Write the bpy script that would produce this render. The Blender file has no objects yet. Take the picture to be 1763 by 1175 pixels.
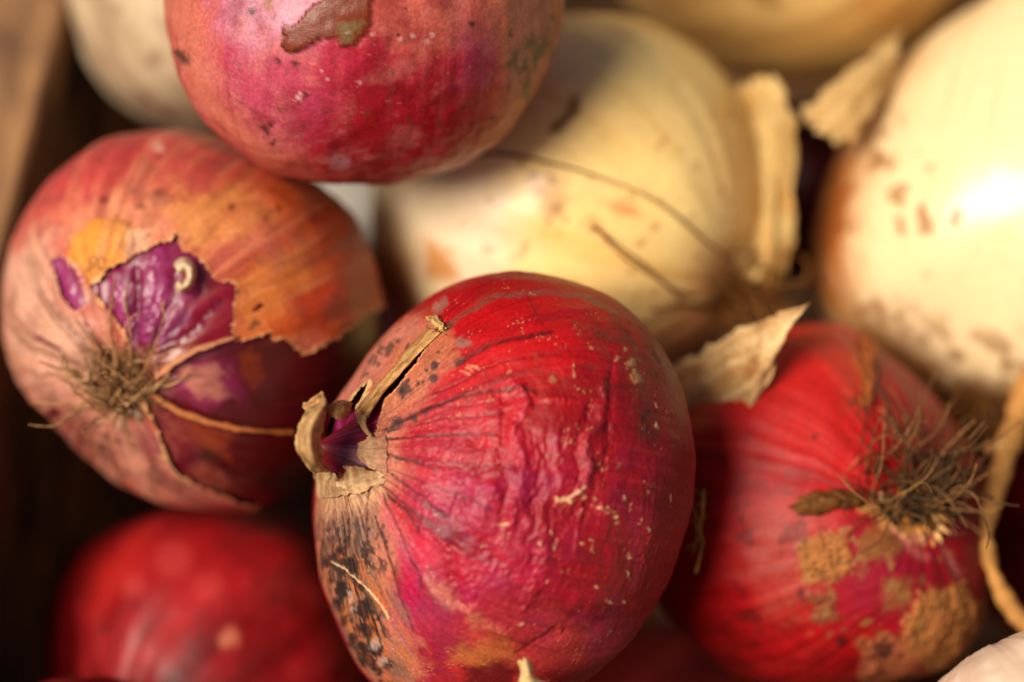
import bpy, math, random
import numpy as np
from mathutils import Vector
from mathutils.bvhtree import BVHTree

# ------------------------------------------------------------------ camera, sky, sun, exposure
sc = bpy.context.scene
COL = sc.collection
PITCH = math.radians(55)
LENS = 85.0
FPX = LENS / 36.0 * 1763.0
CAM = np.array([0.0, 0.0, 0.70])
RT = np.array([1.0, 0.0, 0.0])
UP = np.array([0.0, math.sin(PITCH), math.cos(PITCH)])
VW = np.array([0.0, math.cos(PITCH), -math.sin(PITCH)])

cd = bpy.data.cameras.new('camera')
cam = bpy.data.objects.new('camera', cd)
COL.objects.link(cam)
cam.location = CAM
cam.rotation_euler = (math.pi / 2 - PITCH, 0, 0)
cd.lens = LENS
cd.sensor_width = 36.0
cd.clip_start = 0.01
cd.clip_end = 200.0
cd.dof.use_dof = True
cd.dof.focus_distance = 0.468
cd.dof.aperture_fstop = 4.2
sc.camera = cam

SUN_DIR = Vector((-0.52, -0.37, 0.77)).normalized()      # towards the light
SUN_EL = math.asin(SUN_DIR.z)
world = bpy.data.worlds.new("World")
sc.world = world
world.use_nodes = True
wn = world.node_tree
bg = wn.nodes['Background']
sky = wn.nodes.new('ShaderNodeTexSky')
sky.sky_type = 'NISHITA'
sky.sun_disc = False
sky.sun_elevation = SUN_EL
sky.sun_rotation = math.atan2(SUN_DIR.x, SUN_DIR.y)
sky.air_density = 1.0
sky.dust_density = 4.0
sky.ozone_density = 1.0
wn.links.new(sky.outputs['Color'], bg.inputs['Color'])
bg.inputs['Strength'].default_value = 0.05

sl = bpy.data.lights.new('sun', 'SUN')
sun = bpy.data.objects.new('sun', sl)
COL.objects.link(sun)
sl.energy = 5.0
sl.angle = math.radians(30)
sl.color = (1.0, 0.90, 0.74)
sun.rotation_euler = SUN_DIR.to_track_quat('Z', 'Y').to_euler()
sun.location = (-0.5, -0.4, 1.5)

vs = sc.view_settings
sc.display_settings.display_device = 'sRGB'
vs.view_transform = 'Standard'
vs.look = 'None'
vs.exposure = 0.0
vs.gamma = 1.0
vs.use_curve_mapping = False
sc.render.engine = 'CYCLES'
sc.cycles.use_denoising = True
sc.cycles.max_bounces = 6
sc.cycles.diffuse_bounces = 2

# ------------------------------------------------------------------ helpers: photograph geometry
def P(px, py, d):
    """a real point d metres from the lens along the line of sight of a spot in the photograph"""
    return CAM + RT * ((px - 881.5) * d / FPX) + UP * ((587.5 - py) * d / FPX) + VW * d

def px_of(p):
    q = p - CAM
    d = q @ VW
    return 881.5 + (q @ RT) / d * FPX, 587.5 - (q @ UP) / d * FPX, d

def camdir(x, y, t):
    v = RT * x + UP * y - VW * t
    return v / np.linalg.norm(v)

def ray_z(px, py, z):
    v = RT * ((px - 881.5) / FPX) + UP * ((587.5 - py) / FPX) + VW
    return CAM + v * ((z - CAM[2]) / v[2])

# ------------------------------------------------------------------ helpers: numbers
def lin(r, g, b):
    c = np.array([r, g, b], float) / 255
    return np.where(c <= 0.04045, c / 12.92, ((c + 0.055) / 1.055) ** 2.4)

def ss(a, b, x):
    t = np.clip((x - a) / (b - a), 0, 1)
    return t * t * (3 - 2 * t)

def _h(ix, iy, iz):
    h = (ix * np.uint32(374761393)) + (iy * np.uint32(668265263)) + (iz * np.uint32(2246822519))
    h = (h ^ (h >> np.uint32(13))) * np.uint32(1274126177)
    h = h ^ (h >> np.uint32(16))
    return (h & np.uint32(0xffff)).astype(np.float32) / 32767.5 - 1

def vn(x, y, z):
    x = np.asarray(x, np.float32); y = np.asarray(y, np.float32); z = np.asarray(z, np.float32)
    fx, fy, fz = np.floor(x), np.floor(y), np.floor(z)
    ix = fx.astype(np.int32).astype(np.uint32); iy = fy.astype(np.int32).astype(np.uint32); iz = fz.astype(np.int32).astype(np.uint32)
    u, v, w = x - fx, y - fy, z - fz
    u = u * u * u * (u * (u * 6 - 15) + 10); v = v * v * v * (v * (v * 6 - 15) + 10); w = w * w * w * (w * (w * 6 - 15) + 10)
    o = np.uint32(1)
    def lx(a, b):
        p = _h(ix, a, b); return p + u * (_h(ix + o, a, b) - p)
    c00, c10, c01, c11 = lx(iy, iz), lx(iy + o, iz), lx(iy, iz + o), lx(iy + o, iz + o)
    c0 = c00 + v * (c10 - c00); c1 = c01 + v * (c11 - c01)
    return c0 + w * (c1 - c0)

def fbm(x, y, z, n=3, g=0.5):
    s = 0; a = 1; t = 0
    for k in range(n):
        s = s + a * vn(x + 17.3 * k, y - 9.1 * k, z + 5.7 * k); t += a
        a *= g; x = x * 2.03; y = y * 2.03; z = z * 2.03
    return s / t

def seg_dist(X, Y, pts, closed=False):
    D = np.full(X.shape, 1e9, np.float32)
    n = len(pts)
    for i in range(n if closed else n - 1):
        ax, ay = pts[i][:2]; bx, by = pts[(i + 1) % n][:2]
        dx, dy = bx - ax, by - ay
        t = np.clip(((X - ax) * dx + (Y - ay) * dy) / (dx * dx + dy * dy + 1e-9), 0, 1)
        D = np.minimum(D, (X - ax - t * dx) ** 2 + (Y - ay - t * dy) ** 2)
    return np.sqrt(D)

def poly_sd(X, Y, pts):
    """signed distance, negative inside"""
    ins = np.zeros(X.shape, bool)
    n = len(pts)
    for i in range(n):
        ax, ay = pts[i]; bx, by = pts[(i + 1) % n]
        if ay == by: continue
        c = ((ay > Y) != (by > Y)) & (X < (bx - ax) * (Y - ay) / (by - ay) + ax)
        ins ^= c
    d = seg_dist(X, Y, pts, True)
    return np.where(ins, -d, d)

def catmull(pts, n):
    p = np.array(pts, float)
    if len(p) == 2:
        t = np.linspace(0, 1, n)[:, None]; return p[0] * (1 - t) + p[1] * t
    q = np.vstack([2 * p[0] - p[1], p, 2 * p[-1] - p[-2]])
    t = np.linspace(0, len(p) - 1 - 1e-6, n)
    k = t.astype(int); f = (t - k)[:, None]
    a, b, c, d = q[k], q[k + 1], q[k + 2], q[k + 3]
    return 0.5 * (2 * b + (c - a) * f + (2 * a - 5 * b + 4 * c - d) * f ** 2 + (3 * b - 3 * c + d - a) * f ** 3)

# ------------------------------------------------------------------ helpers: objects
def tag(o, label=None, cat=None, group=None, kind=None):
    if label: o['label'] = label
    if cat: o['category'] = cat
    if group: o['group'] = group
    if kind: o['kind'] = kind

def empty(name, loc, label, cat, group=None):
    o = bpy.data.objects.new(name, None)
    o.empty_display_size = 0.01
    COL.objects.link(o)
    o.location = loc
    tag(o, label, cat, group)
    return o

def mesh_obj(name, V, F, mat, parent=None, col=None, rough=None, smooth=True):
    """V (n,3) world coordinates, F (m,k) one face size"""
    V = np.asarray(V, np.float32)
    me = bpy.data.meshes.new(name)
    if isinstance(F, np.ndarray):
        m, k = F.shape
        me.vertices.add(len(V)); me.loops.add(m * k); me.polygons.add(m)
        org = np.array(parent.location, np.float32) if parent is not None else np.zeros(3, np.float32)
        me.vertices.foreach_set('co', (V - org).ravel())
        me.loops.foreach_set('vertex_index', F.ravel().astype(np.int32))
        me.polygons.foreach_set('loop_start', np.arange(0, m * k, k, dtype=np.int32))
        me.polygons.foreach_set('loop_total', np.full(m, k, np.int32))
        me.polygons.foreach_set('use_smooth', np.full(m, smooth, bool))
    else:
        org = np.array(parent.location, np.float32) if parent is not None else np.zeros(3, np.float32)
        me.from_pydata([tuple(v) for v in (V - org)], [], F)
        me.polygons.foreach_set('use_smooth', np.full(len(me.polygons), smooth, bool))
    me.update(calc_edges=True)
    if col is not None:
        a = me.attributes.new('skin', 'FLOAT_COLOR', 'POINT')
        c = np.ones((len(V), 4), np.float32); c[:, :3] = col
        if rough is not None: c[:, 3] = rough
        else: c[:, 3] = 0.45
        a.data.foreach_set('color', c.ravel())
    me.materials.append(mat)
    o = bpy.data.objects.new(name, me)
    COL.objects.link(o)
    if parent is not None: o.parent = parent
    return o

# ------------------------------------------------------------------ materials
def new_mat(name):
    m = bpy.data.materials.new(name); m.use_nodes = True
    nt = m.node_tree
    return m, nt, nt.nodes['Principled BSDF'], nt.nodes, nt.links

def skin_mat(name, grain=0.16, gscale=900, bump=0.25, sss=0.0, spec=0.5, fine=3500, coat=0.0):
    m, nt, b, N, L = new_mat(name)
    at = N.new('ShaderNodeAttribute'); at.attribute_name = 'skin'
    tc = N.new('ShaderNodeTexCoord')
    n1 = N.new('ShaderNodeTexNoise'); n1.inputs['Scale'].default_value = gscale; n1.inputs['Detail'].default_value = 4
    L.new(tc.outputs['Object'], n1.inputs['Vector'])
    mr = N.new('ShaderNodeMapRange'); mr.inputs['From Min'].default_value = 0.3; mr.inputs['From Max'].default_value = 0.7
    mr.inputs['To Min'].default_value = 1 - grain; mr.inputs['To Max'].default_value = 1 + grain
    L.new(n1.outputs['Fac'], mr.inputs['Value'])
    mx = N.new('ShaderNodeMix'); mx.data_type = 'RGBA'; mx.blend_type = 'MULTIPLY'; mx.inputs['Factor'].default_value = 1
    L.new(at.outputs['Color'], mx.inputs['A'])
    cb = N.new('ShaderNodeCombineColor')
    for k in range(3): L.new(mr.outputs['Result'], cb.inputs[k])
    L.new(cb.outputs['Color'], mx.inputs['B'])
    L.new(mx.outputs['Result'], b.inputs['Base Color'])
    L.new(at.outputs['Alpha'], b.inputs['Roughness'])
    n2 = N.new('ShaderNodeTexNoise'); n2.inputs['Scale'].default_value = fine; n2.inputs['Detail'].default_value = 2
    L.new(tc.outputs['Object'], n2.inputs['Vector'])
    ad = N.new('ShaderNodeMath'); ad.operation = 'ADD'
    L.new(n1.outputs['Fac'], ad.inputs[0]); L.new(n2.outputs['Fac'], ad.inputs[1])
    bp = N.new('ShaderNodeBump'); bp.inputs['Strength'].default_value = bump; bp.inputs['Distance'].default_value = 0.0002
    L.new(ad.outputs[0], bp.inputs['Height']); L.new(bp.outputs['Normal'], b.inputs['Normal'])
    b.inputs['Specular IOR Level'].default_value = spec
    b.inputs['Coat Weight'].default_value = coat
    b.inputs['Coat Roughness'].default_value = 0.15
    if sss > 0:
        b.inputs['Subsurface Weight'].default_value = sss
        b.inputs['Subsurface Radius'].default_value = (1.0, 0.6, 0.25)
        b.inputs['Subsurface Scale'].default_value = 0.004
    return m

M_RED = skin_mat('red_onion_skin', grain=0.24, gscale=1400, bump=0.30, spec=0.35)
M_BLUR = skin_mat('far_red_onion_skin', grain=0.16, gscale=500, bump=0.12, spec=0.2)
M_WHITE = skin_mat('white_onion_skin', grain=0.05, gscale=350, bump=0.06, sss=0.15, spec=0.5, coat=0.15)
M_FLESH = skin_mat('inner_purple_skin', grain=0.12, gscale=900, bump=0.06, spec=0.45, coat=0.1)
M_PAPER = skin_mat('dry_paper_skin', grain=0.22, gscale=900, bump=0.35, spec=0.25)
M_ROOT = skin_mat('dry_root', grain=0.35, gscale=700, bump=0.3, spec=0.15)

def paper(m):
    nt = m.node_tree; b = nt.nodes['Principled BSDF']; out = nt.nodes['Material Output']
    tr = nt.nodes.new('ShaderNodeBsdfTranslucent'); mx = nt.nodes.new('ShaderNodeMixShader'); mx.inputs[0].default_value = 0.30
    nt.links.new(b.inputs['Base Color'].links[0].from_socket, tr.inputs['Color'])
    nt.links.new(b.outputs[0], mx.inputs[1]); nt.links.new(tr.outputs[0], mx.inputs[2]); nt.links.new(mx.outputs[0], out.inputs['Surface'])
paper(M_PAPER)

def wood_mat():
    m, nt, b, N, L = new_mat('rough_brown_wood')
    tc = N.new('ShaderNodeTexCoord')
    mp = N.new('ShaderNodeMapping'); mp.inputs['Scale'].default_value = (120, 12, 120)
    L.new(tc.outputs['Object'], mp.inputs['Vector'])
    n = N.new('ShaderNodeTexNoise'); n.inputs['Scale'].default_value = 1.6; n.inputs['Detail'].default_value = 7; n.inputs['Distortion'].default_value = 0.6
    L.new(mp.outputs['Vector'], n.inputs['Vector'])
    n2 = N.new('ShaderNodeTexNoise'); n2.inputs['Scale'].default_value = 28; n2.inputs['Detail'].default_value = 4
    L.new(tc.outputs['Object'], n2.inputs['Vector'])
    r = N.new('ShaderNodeValToRGB')
    r.color_ramp.elements[0].position = 0.40; r.color_ramp.elements[0].color = (0.03, 0.012, 0.005, 1)
    r.color_ramp.elements[1].position = 0.62; r.color_ramp.elements[1].color = (0.34, 0.165, 0.065, 1)
    mm = N.new('ShaderNodeMath'); mm.operation = 'MULTIPLY_ADD'; mm.inputs[1].default_value = 0.5
    L.new(n2.outputs['Fac'], mm.inputs[0])
    hf = N.new('ShaderNodeMath'); hf.operation = 'MULTIPLY'; hf.inputs[1].default_value = 0.5
    L.new(n.outputs['Fac'], hf.inputs[0]); L.new(hf.outputs[0], mm.inputs[2])
    L.new(mm.outputs[0], r.inputs['Fac']); L.new(r.outputs['Color'], b.inputs['Base Color'])
    bp = N.new('ShaderNodeBump'); bp.inputs['Strength'].default_value = 0.5; bp.inputs['Distance'].default_value = 0.0006
    L.new(n.outputs['Fac'], bp.inputs['Height']); L.new(bp.outputs['Normal'], b.inputs['Normal'])
    b.inputs['Roughness'].default_value = 0.75
    return m
M_WOOD = wood_mat()

def ground_mat():
    m, nt, b, N, L = new_mat('grey_ground')
    n = N.new('ShaderNodeTexNoise'); n.inputs['Scale'].default_value = 14; n.inputs['Detail'].default_value = 6
    r = N.new('ShaderNodeValToRGB')
    r.color_ramp.elements[0].color = (0.10, 0.09, 0.08, 1); r.color_ramp.elements[1].color = (0.22, 0.20, 0.17, 1)
    L.new(n.outputs['Fac'], r.inputs['Fac']); L.new(r.outputs['Color'], b.inputs['Base Color'])
    b.inputs['Roughness'].default_value = 0.9
    return m

# ------------------------------------------------------------------ ground and wooden crate
g = mesh_obj('ground', [(-60, -60, 0), (60, -60, 0), (60, 60, 0), (-60, 60, 0)], [(0, 1, 2, 3)], ground_mat(), smooth=False)
tag(g, kind='structure')

def box(name, O, ex, ey, lo, hi, parent, bev=0.0012, seed=0):
    """bevelled board in a rotated frame; bevel cut as chamfers on the long edges"""
    rng = random.Random(seed)
    x0, y0, z0 = lo; x1, y1, z1 = hi
    c = bev
    prof = lambda a0, a1, b0, b1: [(a0 + c, b0), (a1 - c, b0), (a1, b0 + c), (a1, b1 - c), (a1 - c, b1), (a0 + c, b1), (a0, b1 - c), (a0, b0 + c)]
    V = []; F = []
    long_x = (x1 - x0) > (y1 - y0)
    NS = 14
    for i in range(NS + 1):
        t = i / NS
        w = rng.uniform(-.0005, .0005)
        if long_x:
            for (a, b) in prof(y0, y1, z0, z1): V.append((x0 + (x1 - x0) * t, a + w, b + w))
        else:
            for (a, b) in prof(x0, x1, z0, z1): V.append((a + w, y0 + (y1 - y0) * t, b + w))
    for i in range(NS):
        for k in range(8):
            q = (i * 8 + k, i * 8 + (k + 1) % 8, (i + 1) * 8 + (k + 1) % 8, (i + 1) * 8 + k)
            F.append(q if not long_x else q[::-1])
    F.append(tuple(range(8))); F.append(tuple(range(NS * 8 + 7, NS * 8 - 1, -1)))
    W = [O + ex * v[0] + ey * v[1] + np.array([0, 0, v[2]]) for v in V]
    return mesh_obj(name, W, F, M_WOOD, parent, smooth=False)

RIM_Z = px_of(P(100, 60, 0.585))[2] * 0 + P(100, 60, 0.585)[2]
e0 = ray_z(112, 0, RIM_Z); e1 = ray_z(4, 430, RIM_Z)
ey = (e0 - e1); ey[2] = 0; ey /= np.linalg.norm(ey)
ex = np.array([ey[1], -ey[0], 0])
O = e1 - ey * 0.22; O[2] = 0
LEN, WID, TH = 0.50, 0.42, 0.022
crate = empty('wooden_crate', tuple(O + np.array([0, 0, 0.0])), 'brown wooden crate whose left side board shows beside the heaped onions', 'crate')
zb = [0.03, 0.105, 0.108, 0.183, 0.186, RIM_Z]
for k in range(3):
    za, zc = zb[2 * k], zb[2 * k + 1]
    box('side_board', O, ex, ey, (-TH, 0, za), (0, LEN, zc), crate, seed=k)
    box('side_board', O, ex, ey, (WID, 0, za), (WID + TH, LEN, zc), crate, seed=10 + k)
    box('end_board', O, ex, ey, (-TH, -TH - .001, za), (WID + TH, -.001, zc), crate, seed=20 + k)
    box('end_board', O, ex, ey, (-TH, LEN + .001, za), (WID + TH, LEN + TH + .001, zc), crate, seed=30 + k)
for k in range(5):
    w = (LEN + 2 * TH) / 5
    box('floor_board', O, ex, ey, (-TH, -TH + k * w + .001, 0.012), (WID + TH, -TH + (k + 1) * w - .002, 0.0285), crate, seed=40 + k)
for k in (0, 1):
    box('floor_runner', O, ex, ey, (0.03 + k * (WID - .1), -TH, 0.0005), (0.07 + k * (WID - .1), LEN + TH, 0.0115), crate, seed=50 + k)

# ------------------------------------------------------------------ onion builder
class Onion:
    def __init__(s, px, py, rpx, d, neck, seed, sq=0.96, neck_h=0.10, neck_w=0.30, lump=0.035, root_dimple=0.05):
        s.C = P(px, py, d); s.r = rpx * d / FPX; s.seed = seed
        s.a = camdir(*neck)
        t = np.array([0.13, 0.47, 0.87]); t -= s.a * (t @ s.a); s.e1 = t / np.linalg.norm(t)
        s.e2 = np.cross(s.a, s.e1)
        s.fat = None
        s.sq, s.nh, s.nw, s.lump, s.rd = sq, neck_h, neck_w, lump, root_dimple
    def grid(s, nth, nph, th0=0.0, th1=math.pi):
        th = np.linspace(th0 + 1e-4, th1 - 1e-4, nth)[:, None] * np.ones((1, nph))
        ph = np.linspace(0, 2 * math.pi, nph, endpoint=False)[None, :] * np.ones((nth, 1))
        return th.ravel().astype(np.float32), ph.ravel().astype(np.float32)
    def base(s, th, ph, scale=1.0, neck=True):
        S = np.sin(th); Cc = np.cos(th)
        z = s.sq * Cc + s.rd * np.exp(-((math.pi - th) / 0.22) ** 2)
        z = z + float(neck) * s.nh * np.exp(-(th / s.nw) ** 1.5)
        cx, sy = np.cos(ph), np.sin(ph)
        o = s.seed * 7.31
        l = s.lump * vn(S * cx * 1.3 + o, S * sy * 1.3, Cc * 1.3) + 0.4 * s.lump * vn(S * cx * 2.6 - o, S * sy * 2.6, Cc * 2.6)
        rib = 0.006 * vn(cx * 3.2 + o, sy * 3.2, th * 0.4) * S
        k = (1 + l + rib) * scale
        x, y = S * cx * k, S * sy * k
        z = z * k
        return np.stack([x, y, z], -1)
    def world(s, q):
        W = s.C + s.r * (q[:, :1] * s.e1 + q[:, 1:2] * s.e2 + q[:, 2:3] * s.a)
        if s.fat is None: return W
        v = W - s.C
        x, y = v @ s.bx, v @ s.by
        k = np.interp(np.arctan2(y, x), s.fang, s.fat) - 1
        return W + (k * x)[:, None] * s.bx + (k * y)[:, None] * s.by
    def press(s, outline):
        """squeeze the round bulb into the uneven cross-section it really has"""
        w = s.C - CAM; w /= np.linalg.norm(w)
        s.bx = np.cross(w, UP); s.bx /= np.linalg.norm(s.bx); s.by = np.cross(s.bx, w)
        th, ph = s.grid(70, 90)
        W = s.world(s.base(th, ph, 1.0, 0.0)); v = W - s.C
        pc = np.array(px_of(s.C[None])).ravel()[:2]
        X, Y, d = px_of(W)
        ang = np.arctan2(-(Y - pc[1]), X - pc[0]); rad = np.hypot(X - pc[0], Y - pc[1])
        nb = 72; bins = ((ang + math.pi) / (2 * math.pi) * nb).astype(int) % nb
        cur = np.array([rad[bins == b].max() for b in range(nb)])
        ca = (np.arange(nb) + .5) / nb * 2 * math.pi - math.pi
        p = np.array(outline, float); ta = np.arctan2(-(p[:, 1] - pc[1]), p[:, 0] - pc[0]); tr = np.hypot(p[:, 0] - pc[0], p[:, 1] - pc[1])
        f = tr / np.interp(ta, np.r_[ca - 2 * math.pi, ca, ca + 2 * math.pi], np.r_[cur, cur, cur])
        o = np.argsort(ta); ta, f = ta[o], f[o]
        gap = np.diff(np.r_[ta, ta[0] + 2 * math.pi]); ea, ef = [], []
        for a, g in zip(ta, gap):                       # unseen stretches stay round
            if g > .9: ea += [a + .4, a + g - .4]; ef += [1.0, 1.0]
        ta = np.r_[ta, ea]; f = np.r_[f, ef]; ta = (ta + math.pi) % (2 * math.pi) - math.pi; o = np.argsort(ta); ta, f = ta[o], f[o]
        ga = np.linspace(-math.pi, math.pi, 145)
        gf = np.interp(ga, np.r_[ta - 2 * math.pi, ta, ta + 2 * math.pi], np.r_[f, f, f])
        k = np.hanning(13); k /= k.sum()
        gf = np.convolve(np.r_[gf[-7:-1], gf, gf[1:7]], k, 'valid')
        s.fang, s.fat = ga, np.clip(gf, .8, 1.2)
    def M(s, th, ph, k, kt, n=3, o=0.0):
        """streaks that run along the meridians from neck to root"""
        o = o + s.seed * 3.7
        return fbm(np.cos(ph) * k + o, np.sin(ph) * k - o, th * kt + o, n)
    def iso(s, q, k, n=3, o=0.0):
        o = o + s.seed * 5.1
        return fbm(q[:, 0] * k + o, q[:, 1] * k, q[:, 2] * k - o, n)

class Coat:
    """colours, relief and gloss of one skin, worked out vertex by vertex on the onion itself"""
    def __init__(s, on, nth, nph, scale=1.0, neck=True):
        s.on = on; s.nth, s.nph = nth, nph
        s.th, s.ph = on.grid(nth, nph)
        s.q = on.base(s.th, s.ph, scale, neck)
        s.W = on.world(s.q)
        s.X, s.Y, s.d = px_of(s.W)
        n = s.W - on.C; s.n = n / np.linalg.norm(n, axis=1)[:, None]
        v = CAM - s.W; v /= np.linalg.norm(v, axis=1)[:, None]
        s.face = (s.n * v).sum(1)
        s.vis = s.face > -0.12
        N = len(s.th)
        s.col = np.zeros((N, 3), np.float32); s.rough = np.full(N, 0.42, np.float32)
        s.h = np.zeros(N, np.float32); s.hole = np.zeros(N, bool)
        i = s.iso(14, 3, 1.0); j = s.iso(14, 3, 8.0)
        i2 = s.iso(60, 2, 2.0); j2 = s.iso(60, 2, 9.0)
        s.wx, s.wy = i, j; s.wx2, s.wy2 = i2, j2
    def M(s, k, kt, n=3, o=0.0): return s.on.M(s.th, s.ph, k, kt, n, o)
    def iso(s, k, n=3, o=0.0): return s.on.iso(s.q, k, n, o)
    def mixall(s, c, f):
        f = np.clip(f, 0, 1)[:, None]; s.col = s.col * (1 - f) + np.asarray(c) * f
    def sub(s, pts, pad):
        p = np.array(pts, float)
        m = s.vis & (s.X > p[:, 0].min() - pad) & (s.X < p[:, 0].max() + pad) & (s.Y > p[:, 1].min() - pad) & (s.Y < p[:, 1].max() + pad)
        return np.nonzero(m)[0]
    def warped(s, i, w, w2):
        return s.X[i] + s.wx[i] * w + s.wx2[i] * w2, s.Y[i] + s.wy[i] * w + s.wy2[i] * w2
    def region(s, pts, soft=20, w=25, w2=8):
        i = s.sub(pts, soft + w + w2 + 4)
        x, y = s.warped(i, w, w2)
        return i, poly_sd(x, y, pts)
    def fill(s, pts, c, amt=1.0, soft=20, w=25, w2=8, rough=None, h=0.0, tex=None):
        i, d = s.region(pts, soft, w, w2)
        f = (1 - ss(-soft, soft, d)) * amt
        if tex is not None: f = f * np.clip(tex[i], 0, 1)
        s.col[i] = s.col[i] * (1 - f[:, None]) + np.asarray(c) * f[:, None]
        if rough is not None: s.rough[i] = s.rough[i] * (1 - f) + rough * f
        if h: s.h[i] += h * f
    def line(s, pts, c, w=1.6, amt=0.8, brk=0.6, wob=4, h=0.0, hw=None, soft=1.0):
        pts = [tuple(p) for p in catmull(pts, max(12, 5 * len(pts)))] if len(pts) > 2 else pts
        i = s.sub(pts, 14 + wob + (hw or 0) * 3)
        x, y = s.warped(i, wob, wob * 0.35)
        d = seg_dist(x, y, pts)
        f = (1 - ss(w * 0.4, w * (1 + soft), d)) * amt
        f *= np.clip(1 - brk * (0.5 + 0.9 * s.wx2[i] + 0.5 * s.wy[i]), 0, 1)
        if c is not None: s.col[i] = s.col[i] * (1 - f[:, None]) + np.asarray(c) * f[:, None]
        if h: s.h[i] += h * np.exp(-(d / (hw or w)) ** 2) * np.clip(.85 + .8 * s.wx2[i] + .9 * s.wy[i], .05, 1.6)
    def spots(s, L, c, amt=0.85, soft=0.5, w=5, w2=4, rough=None, h=0.0):
        for (x0, y0, r) in L:
            i = s.sub([(x0, y0)], r * 2 + w + w2 + 4)
            if not len(i): continue
            x, y = s.warped(i, min(w, r), min(w2, r * .8))
            d = np.hypot(x - x0, y - y0)
            f = (1 - ss(r * (1 - soft), r * (1 + soft), d)) * amt
            s.col[i] = s.col[i] * (1 - f[:, None]) + np.asarray(c) * f[:, None]
            if rough is not None: s.rough[i] = s.rough[i] * (1 - f) + rough * f
            if h: s.h[i] += h * f
    def veins(s, k, c, amt=0.5, width=0.06, o=0.0, fade=None):
        """thin dark broken lines along the meridians"""
        m = s.M(k, 0.25, 1, o)
        f = 1 - ss(0, width, np.abs(m))
        f *= np.clip(0.5 + 1.2 * s.M(k * .6, 5, 2, o + 3), 0, 1) * amt
        if fade is not None: f = f * fade
        s.mixall(c, f)
    def cut(s, pts, w=8, w2=4, edge=None, ew=5.0, lift=0.0, lw=10.0, only_vis=True):
        i, d = s.region(pts, 30, w, w2)
        s.hole[i[d < 0]] = True
        if edge is not None:
            f = (1 - ss(ew * .4, ew, d)) * (d > -3) * 0.85
            s.col[i] = s.col[i] * (1 - f[:, None]) + np.asarray(edge) * f[:, None]
        if lift: s.h[i] += lift * np.exp(-np.clip(d, 0, 1e9) / lw)
    def build(s, name, mat, parent):
        W = s.W + s.n * (s.h[:, None])
        nth, nph = s.nth, s.nph
        a = (np.arange(nth - 1)[:, None] * nph + np.arange(nph)[None, :])
        b = (np.arange(nth - 1)[:, None] * nph + (np.arange(nph)[None, :] + 1) % nph)
        F = np.stack([a, a + nph, b + nph, b], -1).reshape(-1, 4)
        if s.hole.any():
            F = F[~s.hole[F].any(1)]
            used = np.unique(F); re = np.full(len(W), -1); re[used] = np.arange(len(used))
            F = re[F]; W = W[used]; col = s.col[used]; ro = s.rough[used]
        else:
            col, ro = s.col, s.rough
        o = mesh_obj(name, W, F, mat, parent, np.clip(col, 0.003, 0.95), np.clip(ro, 0.05, 1))
        return o

def bvh_of(on, scale=1.0):
    th, ph = on.grid(90, 120)
    W = on.world(on.base(th, ph, scale))
    F = []
    for i in range(89):
        for k in range(120):
            F.append((i * 120 + k, (i + 1) * 120 + k, (i + 1) * 120 + (k + 1) % 120, i * 120 + (k + 1) % 120))
    return BVHTree.FromPolygons([tuple(w) for w in W], F)

def depth_on(bvh, px, py, fallback):
    d = RT * ((px - 881.5) / FPX) + UP * ((587.5 - py) / FPX) + VW
    n = np.linalg.norm(d)
    h = bvh.ray_cast(Vector(CAM), Vector(d / n))
    if h[0] is None: return fallback
    return float((np.array(h[0]) - CAM) @ VW)

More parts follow.
